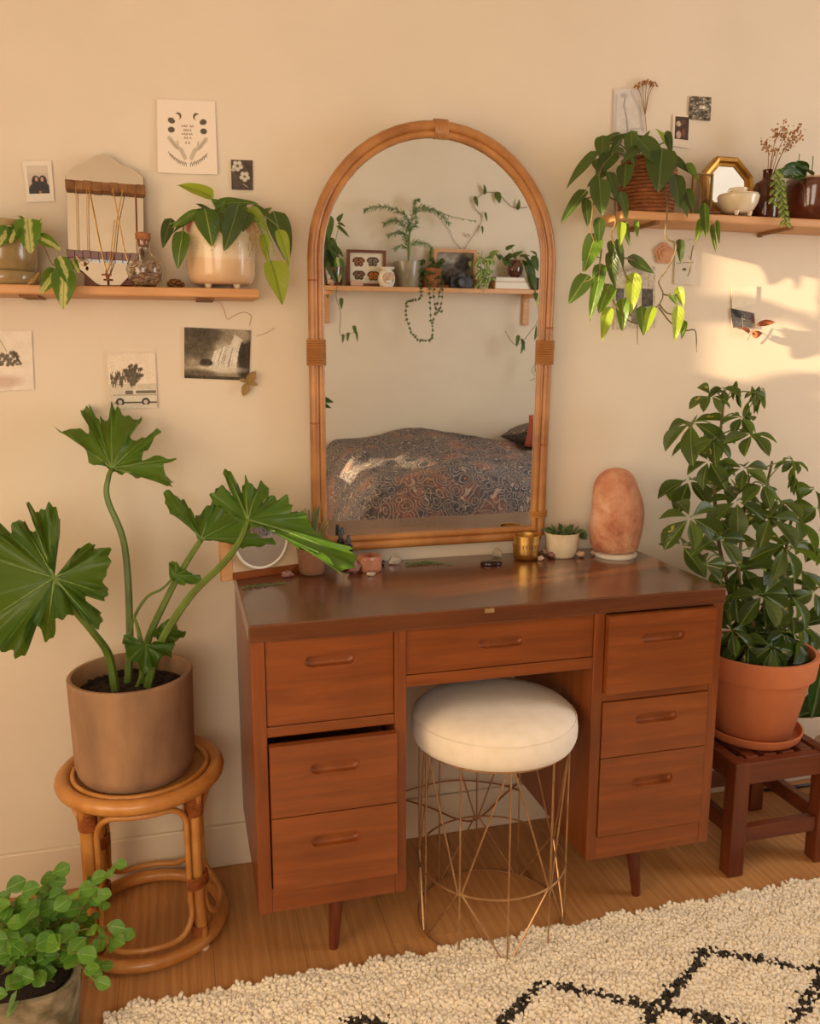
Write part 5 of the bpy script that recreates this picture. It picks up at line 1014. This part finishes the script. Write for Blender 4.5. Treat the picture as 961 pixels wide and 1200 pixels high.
# ---- white pot with succulent
c = dp(660, 653); c.y += .01; T = Thing('potted_succulent', 'small spiky succulent in a white ceramic pot beside the salt lamp', 'potted plant', c)
T.part('pot', MB().lathe(c, [(.001, 0), (.030, 0), (.034, .004), (.041, .028), (.043, .056), (.0445, .064), (.042, .064), (.040, .055), (.001, .052)], 36), M['cream'], smooth=True); T.part('soil', MB().lathe(c, [(.0005, .058), (.040, .056), (.0005, .053)], 20), M['soil']); rr = random.Random(31)
for k in range(84):
    a_ = rr.random()*2*PI; r = rr.uniform(.003,.036); b = c+Vector((r*math.cos(a_), r*math.sin(a_), .058)); q = rr.uniform(.5, 1.3); L = rr.uniform(.016,.030); d = Vector((math.cos(a_)*q, math.sin(a_)*q, rr.uniform(.0,1.0))).normalized()
    if k > 66: b = c+Vector((.038, -.012, .060)); d = Vector((rr.uniform(.2,1), rr.uniform(-.8,.2), rr.uniform(-.9,.1))).normalized()
    place_leaf(T, 'succ', b, b+d*L, L*.26)
# ---- salt lamp
c = dp(721, 651); c.y = max(c.y, -.105); T = Thing('salt_lamp', 'tall pink orange Himalayan salt rock lamp on a white base', 'lamp', c); s = mpp(c)
T.part('base', MB().lathe(c, [(.001, 0), (.052, 0), (.054, .003), (.054, .008), (.050, .010), (.001, .010)], 36), M['white'], smooth=True)
hL = 104*s; mb = MB().lathe(c, [(.001, .010), (.045, .010), (.060, .016), (.069, .05), (.0715, .09), (.070, .13), (.062, .172), (.048, .203), (.028, .222), (.010, .228), (.001, .229)], 40, 1.0, .85)
sc = (hL-.01)/.219; nv = []
for v in mb.v:
    p = Vector(v)-c; p.z = .010+(p.z-.010)*sc; q = Vector((p.x*16, p.y*16, p.z*12)); d = mnoise.noise(q)*.010+mnoise.noise(q*2.7)*.004; r = Vector((p.x, p.y, 0))
    if r.length > .002: r2 = r.normalized(); p += r2*d-r2*.004*math.exp(-((math.atan2(p.y, p.x)+1.75)/.12)**2)
    p.x += .006*(p.z/.22)*-1; nv.append(c+p)
mb.v = nv; T.part('salt_rock', mb, M['salt'], smooth=True, subsurf=1, sharp=80)
# ---- cords
T = Thing('power_cord', 'thin dark cord along the baseboard behind the pouffe', 'cord', (.62, -.03, 0)); T.part('cable', MB().tube(spline([(.42,-.02,.11),(.5,-.022,.125),(.58,-.03,.10),(.70,-.05,.05),(.80,-.03,.10),(.84,-.02,.12)], 8), .0022, 6), M['rattandark'], smooth=True); T.part('cable', MB().tube(spline([(.42,-.018,.11),(.54,-.018,.145),(.66,-.018,.155),(.78,-.02,.13),(.85,-.02,.10)], 8), .0018, 6), M['rattandark'], smooth=True)
T = Thing('floor_cable', 'black cable lying on the floor behind the wooden stool', 'cable', (1.65, -.05, 0)); T.part('cable', MB().tube(spline([(1.56,-.03,.006),(1.66,-.045,.006),(1.8,-.05,.006),(1.95,-.04,.006)], 6), .005, 8), M['black'], smooth=True)
# ================================================================== THE OTHER SIDE OF THE ROOM (seen in the arched mirror)
def mm(P):
    P = Vector(P); V = P-2*(P-MO).dot(MN)*MN; return (V-CAM).dot(_f)/FPX
YS = YB+.085                                              # middle of the far shelf
# ---- bed
def prof(pts, x):
    if x <= pts[0][0]: return pts[0][1]
    for (a, b), (c_, d_) in zip(pts[:-1], pts[1:]):
        if x <= c_: return b+(d_-b)*(x-a)/(c_-a)
    return pts[-1][1]
ridge = [(q.x, q.z) for q in (mir(380, 533, -2.85), mir(395, 524, -2.85), mir(440, 519, -2.85), mir(480, 510.5, -2.85), mir(505, 509, -2.85), mir(540, 515, -2.85), mir(575, 519, -2.85), mir(628, 522, -2.85))]+[(3.0, mir(628, 522, -2.85).z)]
bx0, bx1, by0, by1 = ridge[0][0]-.05, 2.92, YB+.02, -1.78
B = Thing('bed', 'bed under a rumpled dark patterned duvet, reflected in the arched mirror', 'bed', ((bx0+bx1)/2, (by0+by1)/2, 0))
B.part('mattress', MB().box(bx0+.08, bx1, by0, by1-.06, .20, .36), M['cream'], bevel=.03); B.part('bed_base', MB().box(bx0+.06, bx1, by0, by1-.05, .05, .20), M['legwoodx'], bevel=.01)
for xx in (bx0+.12, bx1-.06):
    for yy in (by0+.06, by1-.12): B.part('leg', MB().box(xx-.03, xx+.03, yy-.03, yy+.03, 0, .05), M['legwood'])
NX, NY = 170, 120; V = []; F = []
for i in range(NX+1):
    for j in range(NY+1):
        u, v = i/NX, j/NY; x = bx0+(bx1-bx0)*u; y = by0+.03+(by1-by0)*v; h = prof(ridge, x); f = max(0, (y+2.85))/1.05
        z = h-.020*f+.016*math.sin(x*5.1+y*2.2)*math.sin(y*6+.5)*(1 if y > -2.75 else .3)
        z += mnoise.noise(Vector((x*3.0, y*7.5+x*1.6, 1.3)))*.036+abs(mnoise.noise(Vector((x*5-y*3, y*9+x*5, 4.1))))*.030*(1 if y > -2.8 else .4)
        e = min(x-bx0, by1+.03-y)
        if e < .16: z -= .30*(1-math.sqrt(max(0, 1-((.16-e)/.16)**2)))
        if e < .004: z = .12
        V.append((x, y, z))
for i in range(NX):
    for j in range(NY): F.append((i*(NY+1)+j, (i+1)*(NY+1)+j, (i+1)*(NY+1)+j+1, i*(NY+1)+j+1))
def duvetmat():
    t = NT('paisley_duvet'); co = t.co(); wp = t.n('ShaderNodeTexNoise'); t.l(co, wp.inputs[0]); wp.inputs['Scale'].default_value = 5; ad = t.n('ShaderNodeMix', data_type='VECTOR'); ad.inputs[0].default_value = .10; t.l(co, ad.inputs[4]); t.l(wp.outputs['Color'], ad.inputs[5]); w = ad.outputs[1]
    vo = t.n('ShaderNodeTexVoronoi', feature='F1'); t.l(w, vo.inputs[0]); vo.inputs['Scale'].default_value = 20
    base = t.ramp(t.noise(w, 6, 3), [(.32, rgb(54,50,52)), (.56, rgb(76,70,70)), (.66, rgb(128,80,62)), (.74, rgb(66,64,72))])
    ringv = t.math('SINE', t.math('MULTIPLY', vo.outputs['Distance'], 27)); lines = t.ramp(ringv, [(.80, (0,)*3), (.97, (.9,)*3)])
    c = t.mix(lines, base, rgb(178,156,136)); v2 = t.n('ShaderNodeTexVoronoi', feature='DISTANCE_TO_EDGE'); t.l(w, v2.inputs[0]); v2.inputs['Scale'].default_value = 34
    c = t.mix(t.ramp(v2.outputs['Distance'], [(.02, (.6,)*3), (.06, (0,)*3)]), c, rgb(140,116,102)); c = t.mix(t.ramp(vo.outputs['Distance'], [(.05, (1,)*3), (.12, (0,)*3)]), c, rgb(168,82,56))
    n3 = t.noise(w, 28, 2); c = t.mix(t.ramp(n3, [(.64, (0,)*3), (.70, (.5,)*3)]), c, rgb(196,168,142)); t.set(Base_Color=c, Roughness=.85); return t.m
mbd = MB(); mbd.v = V; mbd.f = F; dv = B.part('duvet', mbd, duvetmat(), smooth=True, sharp=80)
sd = dv.modifiers.new('thick', 'SOLIDIFY'); sd.thickness = .02; sd.offset = -1
def pillow(name, lb, c, sx, sy, sz, m, rot, tilt=.5):
    mb = MB(); N = 16
    for s_ in (1, -1):
        k0 = len(mb.v)
        for i in range(N+1):
            for j in range(N+1):
                a, b = 2*i/N-1, 2*j/N-1; p = (1-abs(a)**4)**.6*(1-abs(b)**4)**.6 if abs(a) < 1 and abs(b) < 1 else 0; mb.v.append(Vector((a*sx*(1-.06*(1-b*b)), b*sy*(1-.06*(1-a*a)), s_*sz*p)))
        mb.f += [(k0+i*(N+1)+j, k0+(i+1)*(N+1)+j, k0+(i+1)*(N+1)+j+1, k0+i*(N+1)+j+1) for i in range(N) for j in range(N)]
    R = Matrix.Rotation(rot, 4, 'Z') @ Matrix.Rotation(tilt, 4, 'X'); mb.v = [tuple(R @ v+Vector(c)) for v in mb.v]; lo = min(v[2] for v in mb.v)
    return single(name, mb, m, lb, 'pillow' if name == 'pillow' else 'cushion', base=(c[0], c[1], lo), smooth=True, sharp=80)
q = mir(617, 514, -2.86); pillow('pillow', 'dark patterned pillow at the bed head reflected in the arched mirror', (q.x+.20, -2.86, q.z+.03), .30, .19, .075, dv.data.materials[0], 0, .22)
q = mir(624, 513, -2.60); cm = NT('coral_cord'); wv = cm.n('ShaderNodeTexWave'); cm.l(cm.co(), wv.inputs[0]); wv.inputs['Scale'].default_value = 26; wv.bands_direction = 'Z'; cm.set(Base_Color=rgb(182,92,72), Roughness=.9); cm.bump(wv.outputs[1], .6, .004)
pillow('cushion', 'coral red corded cushion at the bed head reflected in the arched mirror', (q.x+.10, -2.60, q.z+.035), .13, .12, .055, cm.m, .25, 1.0)
# ---- far shelf
ZF = mir(505, 337, YB+.17).z; fx0, fx1 = mir(374, 335, YS).x, mir(631, 340, YS).x
F_ = Thing('wall_shelf', 'long pine shelf above the bed reflected in the arched mirror', 'shelf', ((fx0+fx1)/2, YB, ZF-.02)); F_.part('board', MB().box(fx0, fx1, YB+.001, YB+.17, ZF-.026, ZF), M['shelfwood'], bevel=.002)
for px in (384, 622):
    x = mir(px, 345, YB+.08).x; F_.part('bracket', MB().box(x-.02, x+.02, YB+.001, YB+.025, ZF-.21, ZF-.027).box(x-.02, x+.02, YB+.025, YB+.15, ZF-.05, ZF-.027), M['shelfwood'], bevel=.002)
def mb_(px, dy=0.0): p = mir(px, 333, YS+dy); p.z = ZF; return p
REF = ' on the shelf reflected in the arched mirror'
def mleaf(T, key, bx, by, tx, ty, w, dy=0.0, **kw):
    b, t = mir(bx, by, YS+dy), mir(tx, ty, YS+dy+.02); nrm = Vector((random.uniform(-.4,.4), .75, .5+random.uniform(-.3,.3))); return place_leaf(T, key, b, t, w*mm(b), normal=nrm, **kw)
def mstem(T, L, r=.0022, m='vine', dy=0.0, name='stem'): return stemtube(T, [mir(p[0], p[1], YS+(p[2] if len(p) > 2 else dy)) for p in L], r, m, name)
def simplepot(T, c, r0, r1, h, m):
    T.part('pot', MB().lathe(c, [(.001, 0), (r0, 0), (r0*1.03, .004), (r1, h-.004), (r1, h), (r1-.006, h), (r1-.008, h-.02), (.001, h-.02)], 28), m, smooth=True); T.part('soil', MB().lathe(c, [(.0005, h-.012), (r1-.009, h-.015), (.0005, h-.019)], 16), M['soil'])
# hanging pothos
c = mb_(391); T = Thing('potted_pothos', 'leafy green pothos at the shelf end, left edge of the arched mirror', 'potted plant', c); simplepot(T, c, .045, .06, .10, M['brownglaze'])
for b in ((384,330,387,270,12),(388,285,396,305,12),(390,300,402,318,12),(383,300,380,325,14),(396,308,399,331,16,.04),(386,262,381,290,12),(398,262,405,265,5),(397,257,402,250,6),(398,268,410,278,6),(392,290,403,300,8),(387,312,394,330,13,.05),(381,280,378,300,12)): mleaf(T, 'pothos' if b[4] == 16 else 'philo', *b)
mstem(T, [(390,318),(392,290),(397,265),(400,255)], .002, 'stem'); mstem(T, [(396,333,.09),(394,348,.1),(399,366,.1),(398,388,.1),(401,394,.1)], .0018); mstem(T, [(400,394,.1),(408,391,.1),(414,390,.1),(416,384,.1)], .0014)
for b in ((400,352,400,362,5,.1),(402,394,402,402,4,.1),(408,392,407,400,4,.1),(415,384,417,392,5,.1),(418,391,419,400,3,.1)): mleaf(T, 'philo', *b)
rock('salt_stone', M['rose'], 'small pink stone at the left end of the shelf reflected in the arched mirror', 'stone', mb_(388.5, .05), .022, 71, None, 1.2, .9, .9)
# butterfly case
a, b = mb_(406.5, .015), mb_(451.5, .015); x0, x1 = a.x, b.x; hb = 41*mm(a); T = Thing('butterfly_case', 'dark framed case of four pinned butterflies' + REF, 'picture', ((x0+x1)/2, a.y, ZF)); y = a.y; fw = .016
for bb in ((x0, x1, ZF, ZF+fw), (x0, x1, ZF+hb-fw, ZF+hb), (x0, x0+fw, ZF+fw, ZF+hb-fw), (x1-fw, x1, ZF+fw, ZF+hb-fw)): T.part('frame', MB().box(bb[0], bb[1], y-.015, y+.012, bb[2], bb[3]), M['legwoodx'])
k = Ink(66, 60, (214,202,180))
for bx, by, col in ((.27,.30,(150,86,48)), (.70,.29,(122,104,88)), (.28,.74,(116,82,62)), (.72,.75,(190,112,48))):
    for s_ in (-1, 1): k.ell(bx+s_*.085, by-.07, .11, .07, (44,36,30), s_*.5); k.ell(bx+s_*.08, by-.06, .075, .045, col, s_*.5); k.ell(bx+s_*.06, by+.07, .075, .07, (52,42,34)); k.ell(bx+s_*.06, by+.06, .05, .045, col)
    k.ell(bx, by, .014, .10, (40,32,26))
sheet('butterflies', k, [Vector((xx, y+.0, zz)) for xx, zz in ((x0+fw, ZF+hb-fw), (x1-fw, ZF+hb-fw), (x0+fw, ZF+fw), (x1-fw, ZF+fw))], None, None, parent=T, nrm=(0,1,0))
c = mb_(418, .06); single('soap_bar', MB().box(c.x-.035, c.x+.035, c.y-.015, c.y+.015, ZF, ZF+.03), M['rose'], 'small pinkish block in front of the butterfly case in the mirror', 'block', bevel=.004)
# white oil burner
c = mb_(453, .05); T = Thing('oil_burner', 'white round ceramic oil burner before the butterfly case in the mirror', 'oil burner', c); r = 10*mm(c)
T.part('body', MB().lathe(c, [(.001, 0), (r*.75, 0), (r*.95, r*.5), (r, r*1.0), (r*.85, r*1.6), (r*.55, r*1.85), (r*.9, r*2.05), (r*.95, r*2.2), (r*.85, r*2.22), (.001, r*1.95)], 30), M['white'], smooth=True)
T.part('opening', MB().poly([c+Vector((r*.68*math.cos(a), r*.86, r+r*.66*math.sin(a))) for a in [2*PI*k/24 for k in range(24)]], Vector((0, .012, 0))), M['shell']); T.part('tealight', MB().lathe(c+Vector((0, r*.86+.014, r*.45)), [(.001, 0), (r*.35, 0), (r*.35, r*.25), (.001, r*.25)], 14), M['white'], smooth=True)
# asparagus fern
c = mb_(478, .01); T = Thing('potted_asparagus_fern', 'feathery asparagus fern in a grey glazed pot' + REF, 'potted plant', c); s = mm(c); simplepot(T, c, 12.5*s, 16.5*s, 29*s, mat('grey_glaze', rgb(150,138,112), rgb(126,114,90), 30, .3, Coat_Weight=.4))
rr = random.Random(17)
def feather(L, wdt, n=70, up=.0):
    pts = spline([mir(p[0], p[1], YS+.01+(p[2] if len(p) > 2 else 0)) for p in L], 10); o = T.part('frond', MB().tube(pts, [.0022-.0016*i/(len(pts)-1) for i in range(len(pts))], 5), M['stem'], smooth=True); mb = MB()
    for k in range(n):
        t = .25+.75*k/n; i = min(int(t*(len(pts)-1)), len(pts)-2); p = pts[i].lerp(pts[i+1], rr.random()); d = (pts[i+1]-pts[i]).normalized(); sd = Vector((rr.gauss(0,1), rr.gauss(0,.6), rr.gauss(0,.8))); sd = (sd-d*sd.dot(d)).normalized(); e = p+(sd+d*.9).normalized()*wdt*rr.uniform(.4,1)*(1.15-t*.6)+Vector((0,0,-.006)); mb.tube([p, p.lerp(e, .6)+Vector((0,0,.003)), e], [.0011, .0014, .0005], 3)
    T.part('needles', mb, M['fern'], o, kind='stuff')
feather([(478,306),(479,280),(478,258),(465,246),(445,242),(427,246)], 0.047, 220); feather([(478,306),(480,275),(484,250),(495,243),(512,248),(527,262)], 0.047, 220); feather([(478,306),(477,285),(470,272),(455,276)], 0.041, 140); feather([(479,306),(482,288),(492,284),(505,290),(503,300)], 0.041, 140); feather([(478,306),(478,292),(470,288),(462,292)], 0.034, 80); feather([(478,306),(478,280),(472,262),(462,258),(450,262)], 0.047, 140); feather([(479,306),(481,272),(488,260),(486,238),(491,234)], 0.041, 160); feather([(484,250),(505,246),(530,254),(558,259)], 0.016, 100)
# string of leaves in brown pot
c = mb_(505, .02); T = Thing('potted_string_of_leaves', 'dark small leaved trailing plant in a brown pot' + REF, 'potted plant', c); s = mm(c); simplepot(T, c, 10*s, 13*s, 22*s, M['basket'])
STR = [[(498,316),(492,325,.06),(493,340,.09),(492,350,.09),(482,353,.09),(477,354,.09),(476,366,.09),(479,382,.09),(485,394,.09),(494,399,.09),(504,398,.09),(507,390,.09),(505,372,.09),(504,352,.09),(503,335,.09),(503,316,.03)], [(508,316),(514,330,.07),(515,345,.09),(510,365,.09),(507,380,.09)], [(510,316),(518,328,.08),(518,352,.09),(512,368,.09)], [(505,316),(508,335,.09),(510,360,.09),(518,366,.09)]]
for L in STR:
    pts = [mir(p[0], p[1], YS+(p[2] if len(p) > 2 else .02)) for p in L]; q = spline(pts, 6); T.part('stem', MB().tube(q, .0012, 4), M['vine'], smooth=True)
    for i in range(1, len(q), 2): d = Vector((rr.gauss(0,1), .3, rr.gauss(0,1))).normalized()*.016; place_leaf(T, 'philo', q[i], q[i]+d, .014, normal=(0,1,.2))
for k in range(46):
    px, py = 490+rr.random()*30, 304+rr.random()*30; mleaf(T, 'philo', px, py, px+rr.uniform(-6,6), py+rr.uniform(-3,7), 5.5, rr.uniform(0,.08))
# light framed picture
a, b = mb_(507, -.035), mb_(557, -.035); x0, x1, y = a.x, b.x, a.y; hb = 44*mm(a); fw = .018; T = Thing('framed_picture', 'grey landscape picture in a light frame behind the camera in the mirror', 'picture', ((x0+x1)/2, y, ZF))
for bb in ((x0, x1, ZF, ZF+fw), (x0, x1, ZF+hb-fw, ZF+hb), (x0, x0+fw, ZF+fw, ZF+hb-fw), (x1-fw, x1, ZF+fw, ZF+hb-fw)): T.part('frame', MB().box(bb[0], bb[1], y-.015, y+.012, bb[2], bb[3]), M['shelfwood'])
k = Ink(60, 52, (128,118,106)); k.cloud(10, .3); k.ell(.75,.35,.2,.2,(70,64,60), soft=.6); k.ell(.3,.2,.25,.12,(158,148,134), soft=.8); k.rect(0,.7,1,1,(84,78,70)); k.cloud(5, .18); k.speck(.08)
sheet('picture', k, [Vector((xx, y, zz)) for xx, zz in ((x0+fw, ZF+hb-fw), (x1-fw, ZF+hb-fw), (x0+fw, ZF+fw), (x1-fw, ZF+fw))], None, None, parent=T, nrm=(0,1,0))
# camera
c = mb_(540, .055); T = Thing('film_camera', 'black vintage film camera' + REF, 'camera', c); s = mm(c); w, h = 14*s, 13*s
T.part('body', MB().box(c.x-w, c.x+w, c.y-.018, c.y+.018, ZF, ZF+h), M['black'], bevel=.006); T.part('prism', MB().poly([Vector((c.x+q*s, c.y+.016, ZF+z*s)) for q, z in ((-6,12.5),(6,12.5),(3.5,17.5),(-3.5,17.5))], (0,-.03,0)), M['black'], bevel=.002)
def along(c0, pr): return [(c0.x+v[0], c0.y+v[2], c0.z+v[1]) for v in MB().lathe((0,0,0), pr, 24).v], MB().lathe((0,0,0), pr, 24).f
c0 = Vector((c.x-1*s, c.y+.018, ZF+6.5*s)); m_ = MB(); m_.v, m_.f = along(c0, [(6*s, 0), (6*s, .02), (5.2*s, .022), (5.2*s, .034), (4.4*s, .036), (.001, .030)]); lens = T.part('lens', m_, M['black'], smooth=True)
m_ = MB(); m_.v, m_.f = along(c0, [(5.3*s, .034), (5.6*s, .036), (5.0*s, .038), (4.6*s, .036)]); T.part('lens_ring', m_, M['rubber'], lens, smooth=True); m_ = MB(); m_.v, m_.f = along(c0, [(4.4*s, .0335), (2.5*s, .0355), (.001, .036)]); T.part('lens_glass', m_, M['smoky'], lens, smooth=True)
T.part('dial', MB().lathe(c+Vector((9*s, 0, h)), [(3*s, 0), (3*s, 1.6*s), (.001, 1.6*s)], 14), M['rubber'], smooth=True)
# variegated hoya
c = mb_(565, .02); T = Thing('potted_hoya', 'pale variegated hoya spilling over the front edge' + REF, 'potted plant', c); s = mm(c); simplepot(T, c, 7*s, 9*s, 16*s, M['cream'])
for k in range(46):
    px = 565+rr.gauss(0,5.5); py = 300+rr.random()*38; mleaf(T, 'hoya', px, py, px+rr.uniform(-5,5), py+rr.uniform(1,8), 5, rr.uniform(.02,.10))
for b in ((572,300,586,294,6),(566,305,580,303,7),(562,300,559,296,5),(573,304,580,297,5)): mleaf(T, 'hoya', *b, .03)
for L in ([(565,318),(563,305),(565,295)], [(566,318),(574,303),(582,297)], [(566,320),(568,330,.09),(566,344,.1)]): mstem(T, L, .0016, 'stem')
# books
a, b = mb_(575.5), mb_(619); s = mm(a); h1, h2 = 8.5*s, 5*s
def book(lb, x0, x1, z0, h, cov, y0=YB+.02, y1=YB+.15):
    T = Thing('book', lb, 'book', ((x0+x1)/2, (y0+y1)/2, z0), 'books under the round pot'); T.part('cover', MB().box(x0, x1, y0, y1, z0, z0+.003).box(x0, x1, y0, y1, z0+h-.003, z0+h).box(x0, x0+.003, y0, y1, z0+.003, z0+h-.003), cov); T.part('pages', MB().box(x0+.003, x1-.003, y0+.003, y1-.003, z0+.003, z0+h-.003), M['paper'])
book('thick tan book, lower of the two books in the mirror', a.x, b.x, ZF, h1, M['shelfwood'], YB+.02, YB+.155); book('thin pale grey book, upper of the two books in the mirror', a.x+.004, b.x, ZF+h1, h2, mat('pale_grey_cover', rgb(200,190,176), None, 8, .6))
# round pot on the books
c = mb_(603, .0); c.z = ZF+h1+h2; T = Thing('potted_vine', 'green vine in a round dark pot standing on the books in the mirror', 'potted plant', c); r = 9.5*s
T.part('pot', MB().lathe(c, [(.001, 0), (r*.5, 0), (r*.9, r*.5), (r, r*1.05), (r*.85, r*1.65), (r*.6, r*1.95), (r*.65, r*2.1), (r*.5, r*2.1), (.001, r*1.9)], 28), M['brownglaze'], smooth=True); mstem(T, [(603,300),(600,292),(598,290)], .0016, 'stem'); mstem(T, [(603,300),(608,297),(612,296)], .0016, 'stem')
for b in ((595,291,603,286,6),(604,299,613,294,6),(592,308,586,297,6),(598,300,590,305,7),(585,303,580,296,5),(594,303,600,312,6),(612,300,622,299,4),(603,302,596,296,6)): mleaf(T, 'philo', *b, .03)
# trailing vine at right shelf end
c = mb_(631, .02); T = Thing('potted_heartleaf', 'dark leaved vine hanging from the right shelf end, right edge of the arched mirror', 'potted plant', c); simplepot(T, c, .035, .045, .07, M['brownglaze'])
for b in ((617,303,626,312,9),(620,310,628,326,10),(618,318,624,340,10,.06),(626,304,631,318,9),(614,308,620,318,7),(624,326,629,342,10,.08),(628,298,623,293,6),(628,345,628,352,6,.1),(629,386,628,399,6,.1),(607,396,605,407,5,.1),(613,403,611,415,5,.1),(630,425,627,437,5,.1),(612,400,616,411,4,.1)): mleaf(T, 'philo', *b)
mstem(T, [(624,320),(629,345,.09),(630,375,.1),(622,388,.1),(612,401,.1),(604,404,.1),(598,398,.1),(592,388,.1)], .0018); mstem(T, [(630,375,.1),(632,405,.1),(628,425,.1),(623,434,.1),(628,442,.1),(621,446,.1)], .0016)
# vine pinned to the far wall
T = Thing('wall_vine', 'thin vine pinned in an arc on the wall above the far shelf', 'vine', mir(543, 293, YB+.01)); D2 = YB+.012-YS
mstem(T, [(543,293,D2),(552,280,D2),(565,257,D2),(556,243,D2),(557,235,D2),(568,226,D2),(583,227,D2),(592,235,D2),(602,243,D2),(618,243,D2)], .0018); mstem(T, [(541,293,D2),(531,280,D2),(528,272,D2),(515,255,D2)], .0015)
for b in ((568,225,568,216,6),(583,228,586,238,8),(557,233,560,242,5),(607,243,609,234,5),(569,251,571,259,3),(565,267,566,274,3),(550,277,548,273,3)): mleaf(T, 'philo', *b, D2+.01)
# ---- floor plant beside the bed, its leaf tip shows in the mirror
c = Vector((.42, -2.80, 0)); T = Thing('potted_fig', 'dark fig leaf reflected at the left edge of the arched mirror', 'potted plant', c); simplepot(T, c, .10, .13, .25, M['clay']); stemtube(T, [c+Vector((0,0,.23)), c+Vector((.02,0,.6)), c+Vector((.0,0,1.05))], .008, 'bark', 'trunk')
tl = mir(392, 467, -2.72); place_leaf(T, 'rubberleaf', c+Vector((.05,.05,tl.z-.02)), tl, .085, normal=(0,.8,.6)); tl2 = mir(389, 475, -2.72); place_leaf(T, 'rubberleaf', c+Vector((.05,.05,tl2.z+.005)), tl2, .04, normal=(0,.5,.8)); stemtube(T, [c+Vector((0,0,.9)), c+Vector((.05,.05,tl.z-.02))], .003, 'bark', 'stalk')
for z, a, L in ((.5,2.2,.2),(.65,3.6,.2),(.8,2.9,.2),(.95,1.9,.18),(1.0,4.2,.18),(.55,5.0,.18)): b = c+Vector((.01,0,z)); place_leaf(T, 'rubberleaf', b, b+Vector((math.cos(a)*L, math.sin(a)*L, .04)), .11, normal=(0,0,1))
# ---- tall rubber plant by the left wall: its leaves throw the shadows on the sunlit wall
c = Vector((-.90, -.84, 0)); T = Thing('tall_rubber_plant', 'tall rubber plant outside the left picture edge, shading the sunlit wall', 'potted plant', c); simplepot(T, c, .12, .16, .30, M['clay']); tk = [c+Vector((0,0,.28)), c+Vector((.01,0,.9)), c+Vector((0,.01,1.5)), c+Vector((-.01,0,2.0))]; stemtube(T, tk, (.014, .007), 'bark', 'trunk')
def sh(px, py, t): return at(px, py, 0)-SUN_DIR*t
for (a, b, w, t) in (((925,363),(822,372),.050,2.45), ((985,395),(946,382),.06,2.5), ((1010,452),(895,452),.05,2.45)):
    p, q = sh(*a, t), sh(*b, t-.02); place_leaf(T, 'rubberleaf', p, q, w, normal=-SUN_DIR+Vector((0,0,.25))); stemtube(T, [Vector((c.x, c.y, p.z+.05)), p.lerp(Vector((c.x, c.y, p.z+.03)), .5)+Vector((0,0,.02)), p], .0025, 'vine', 'stalk')
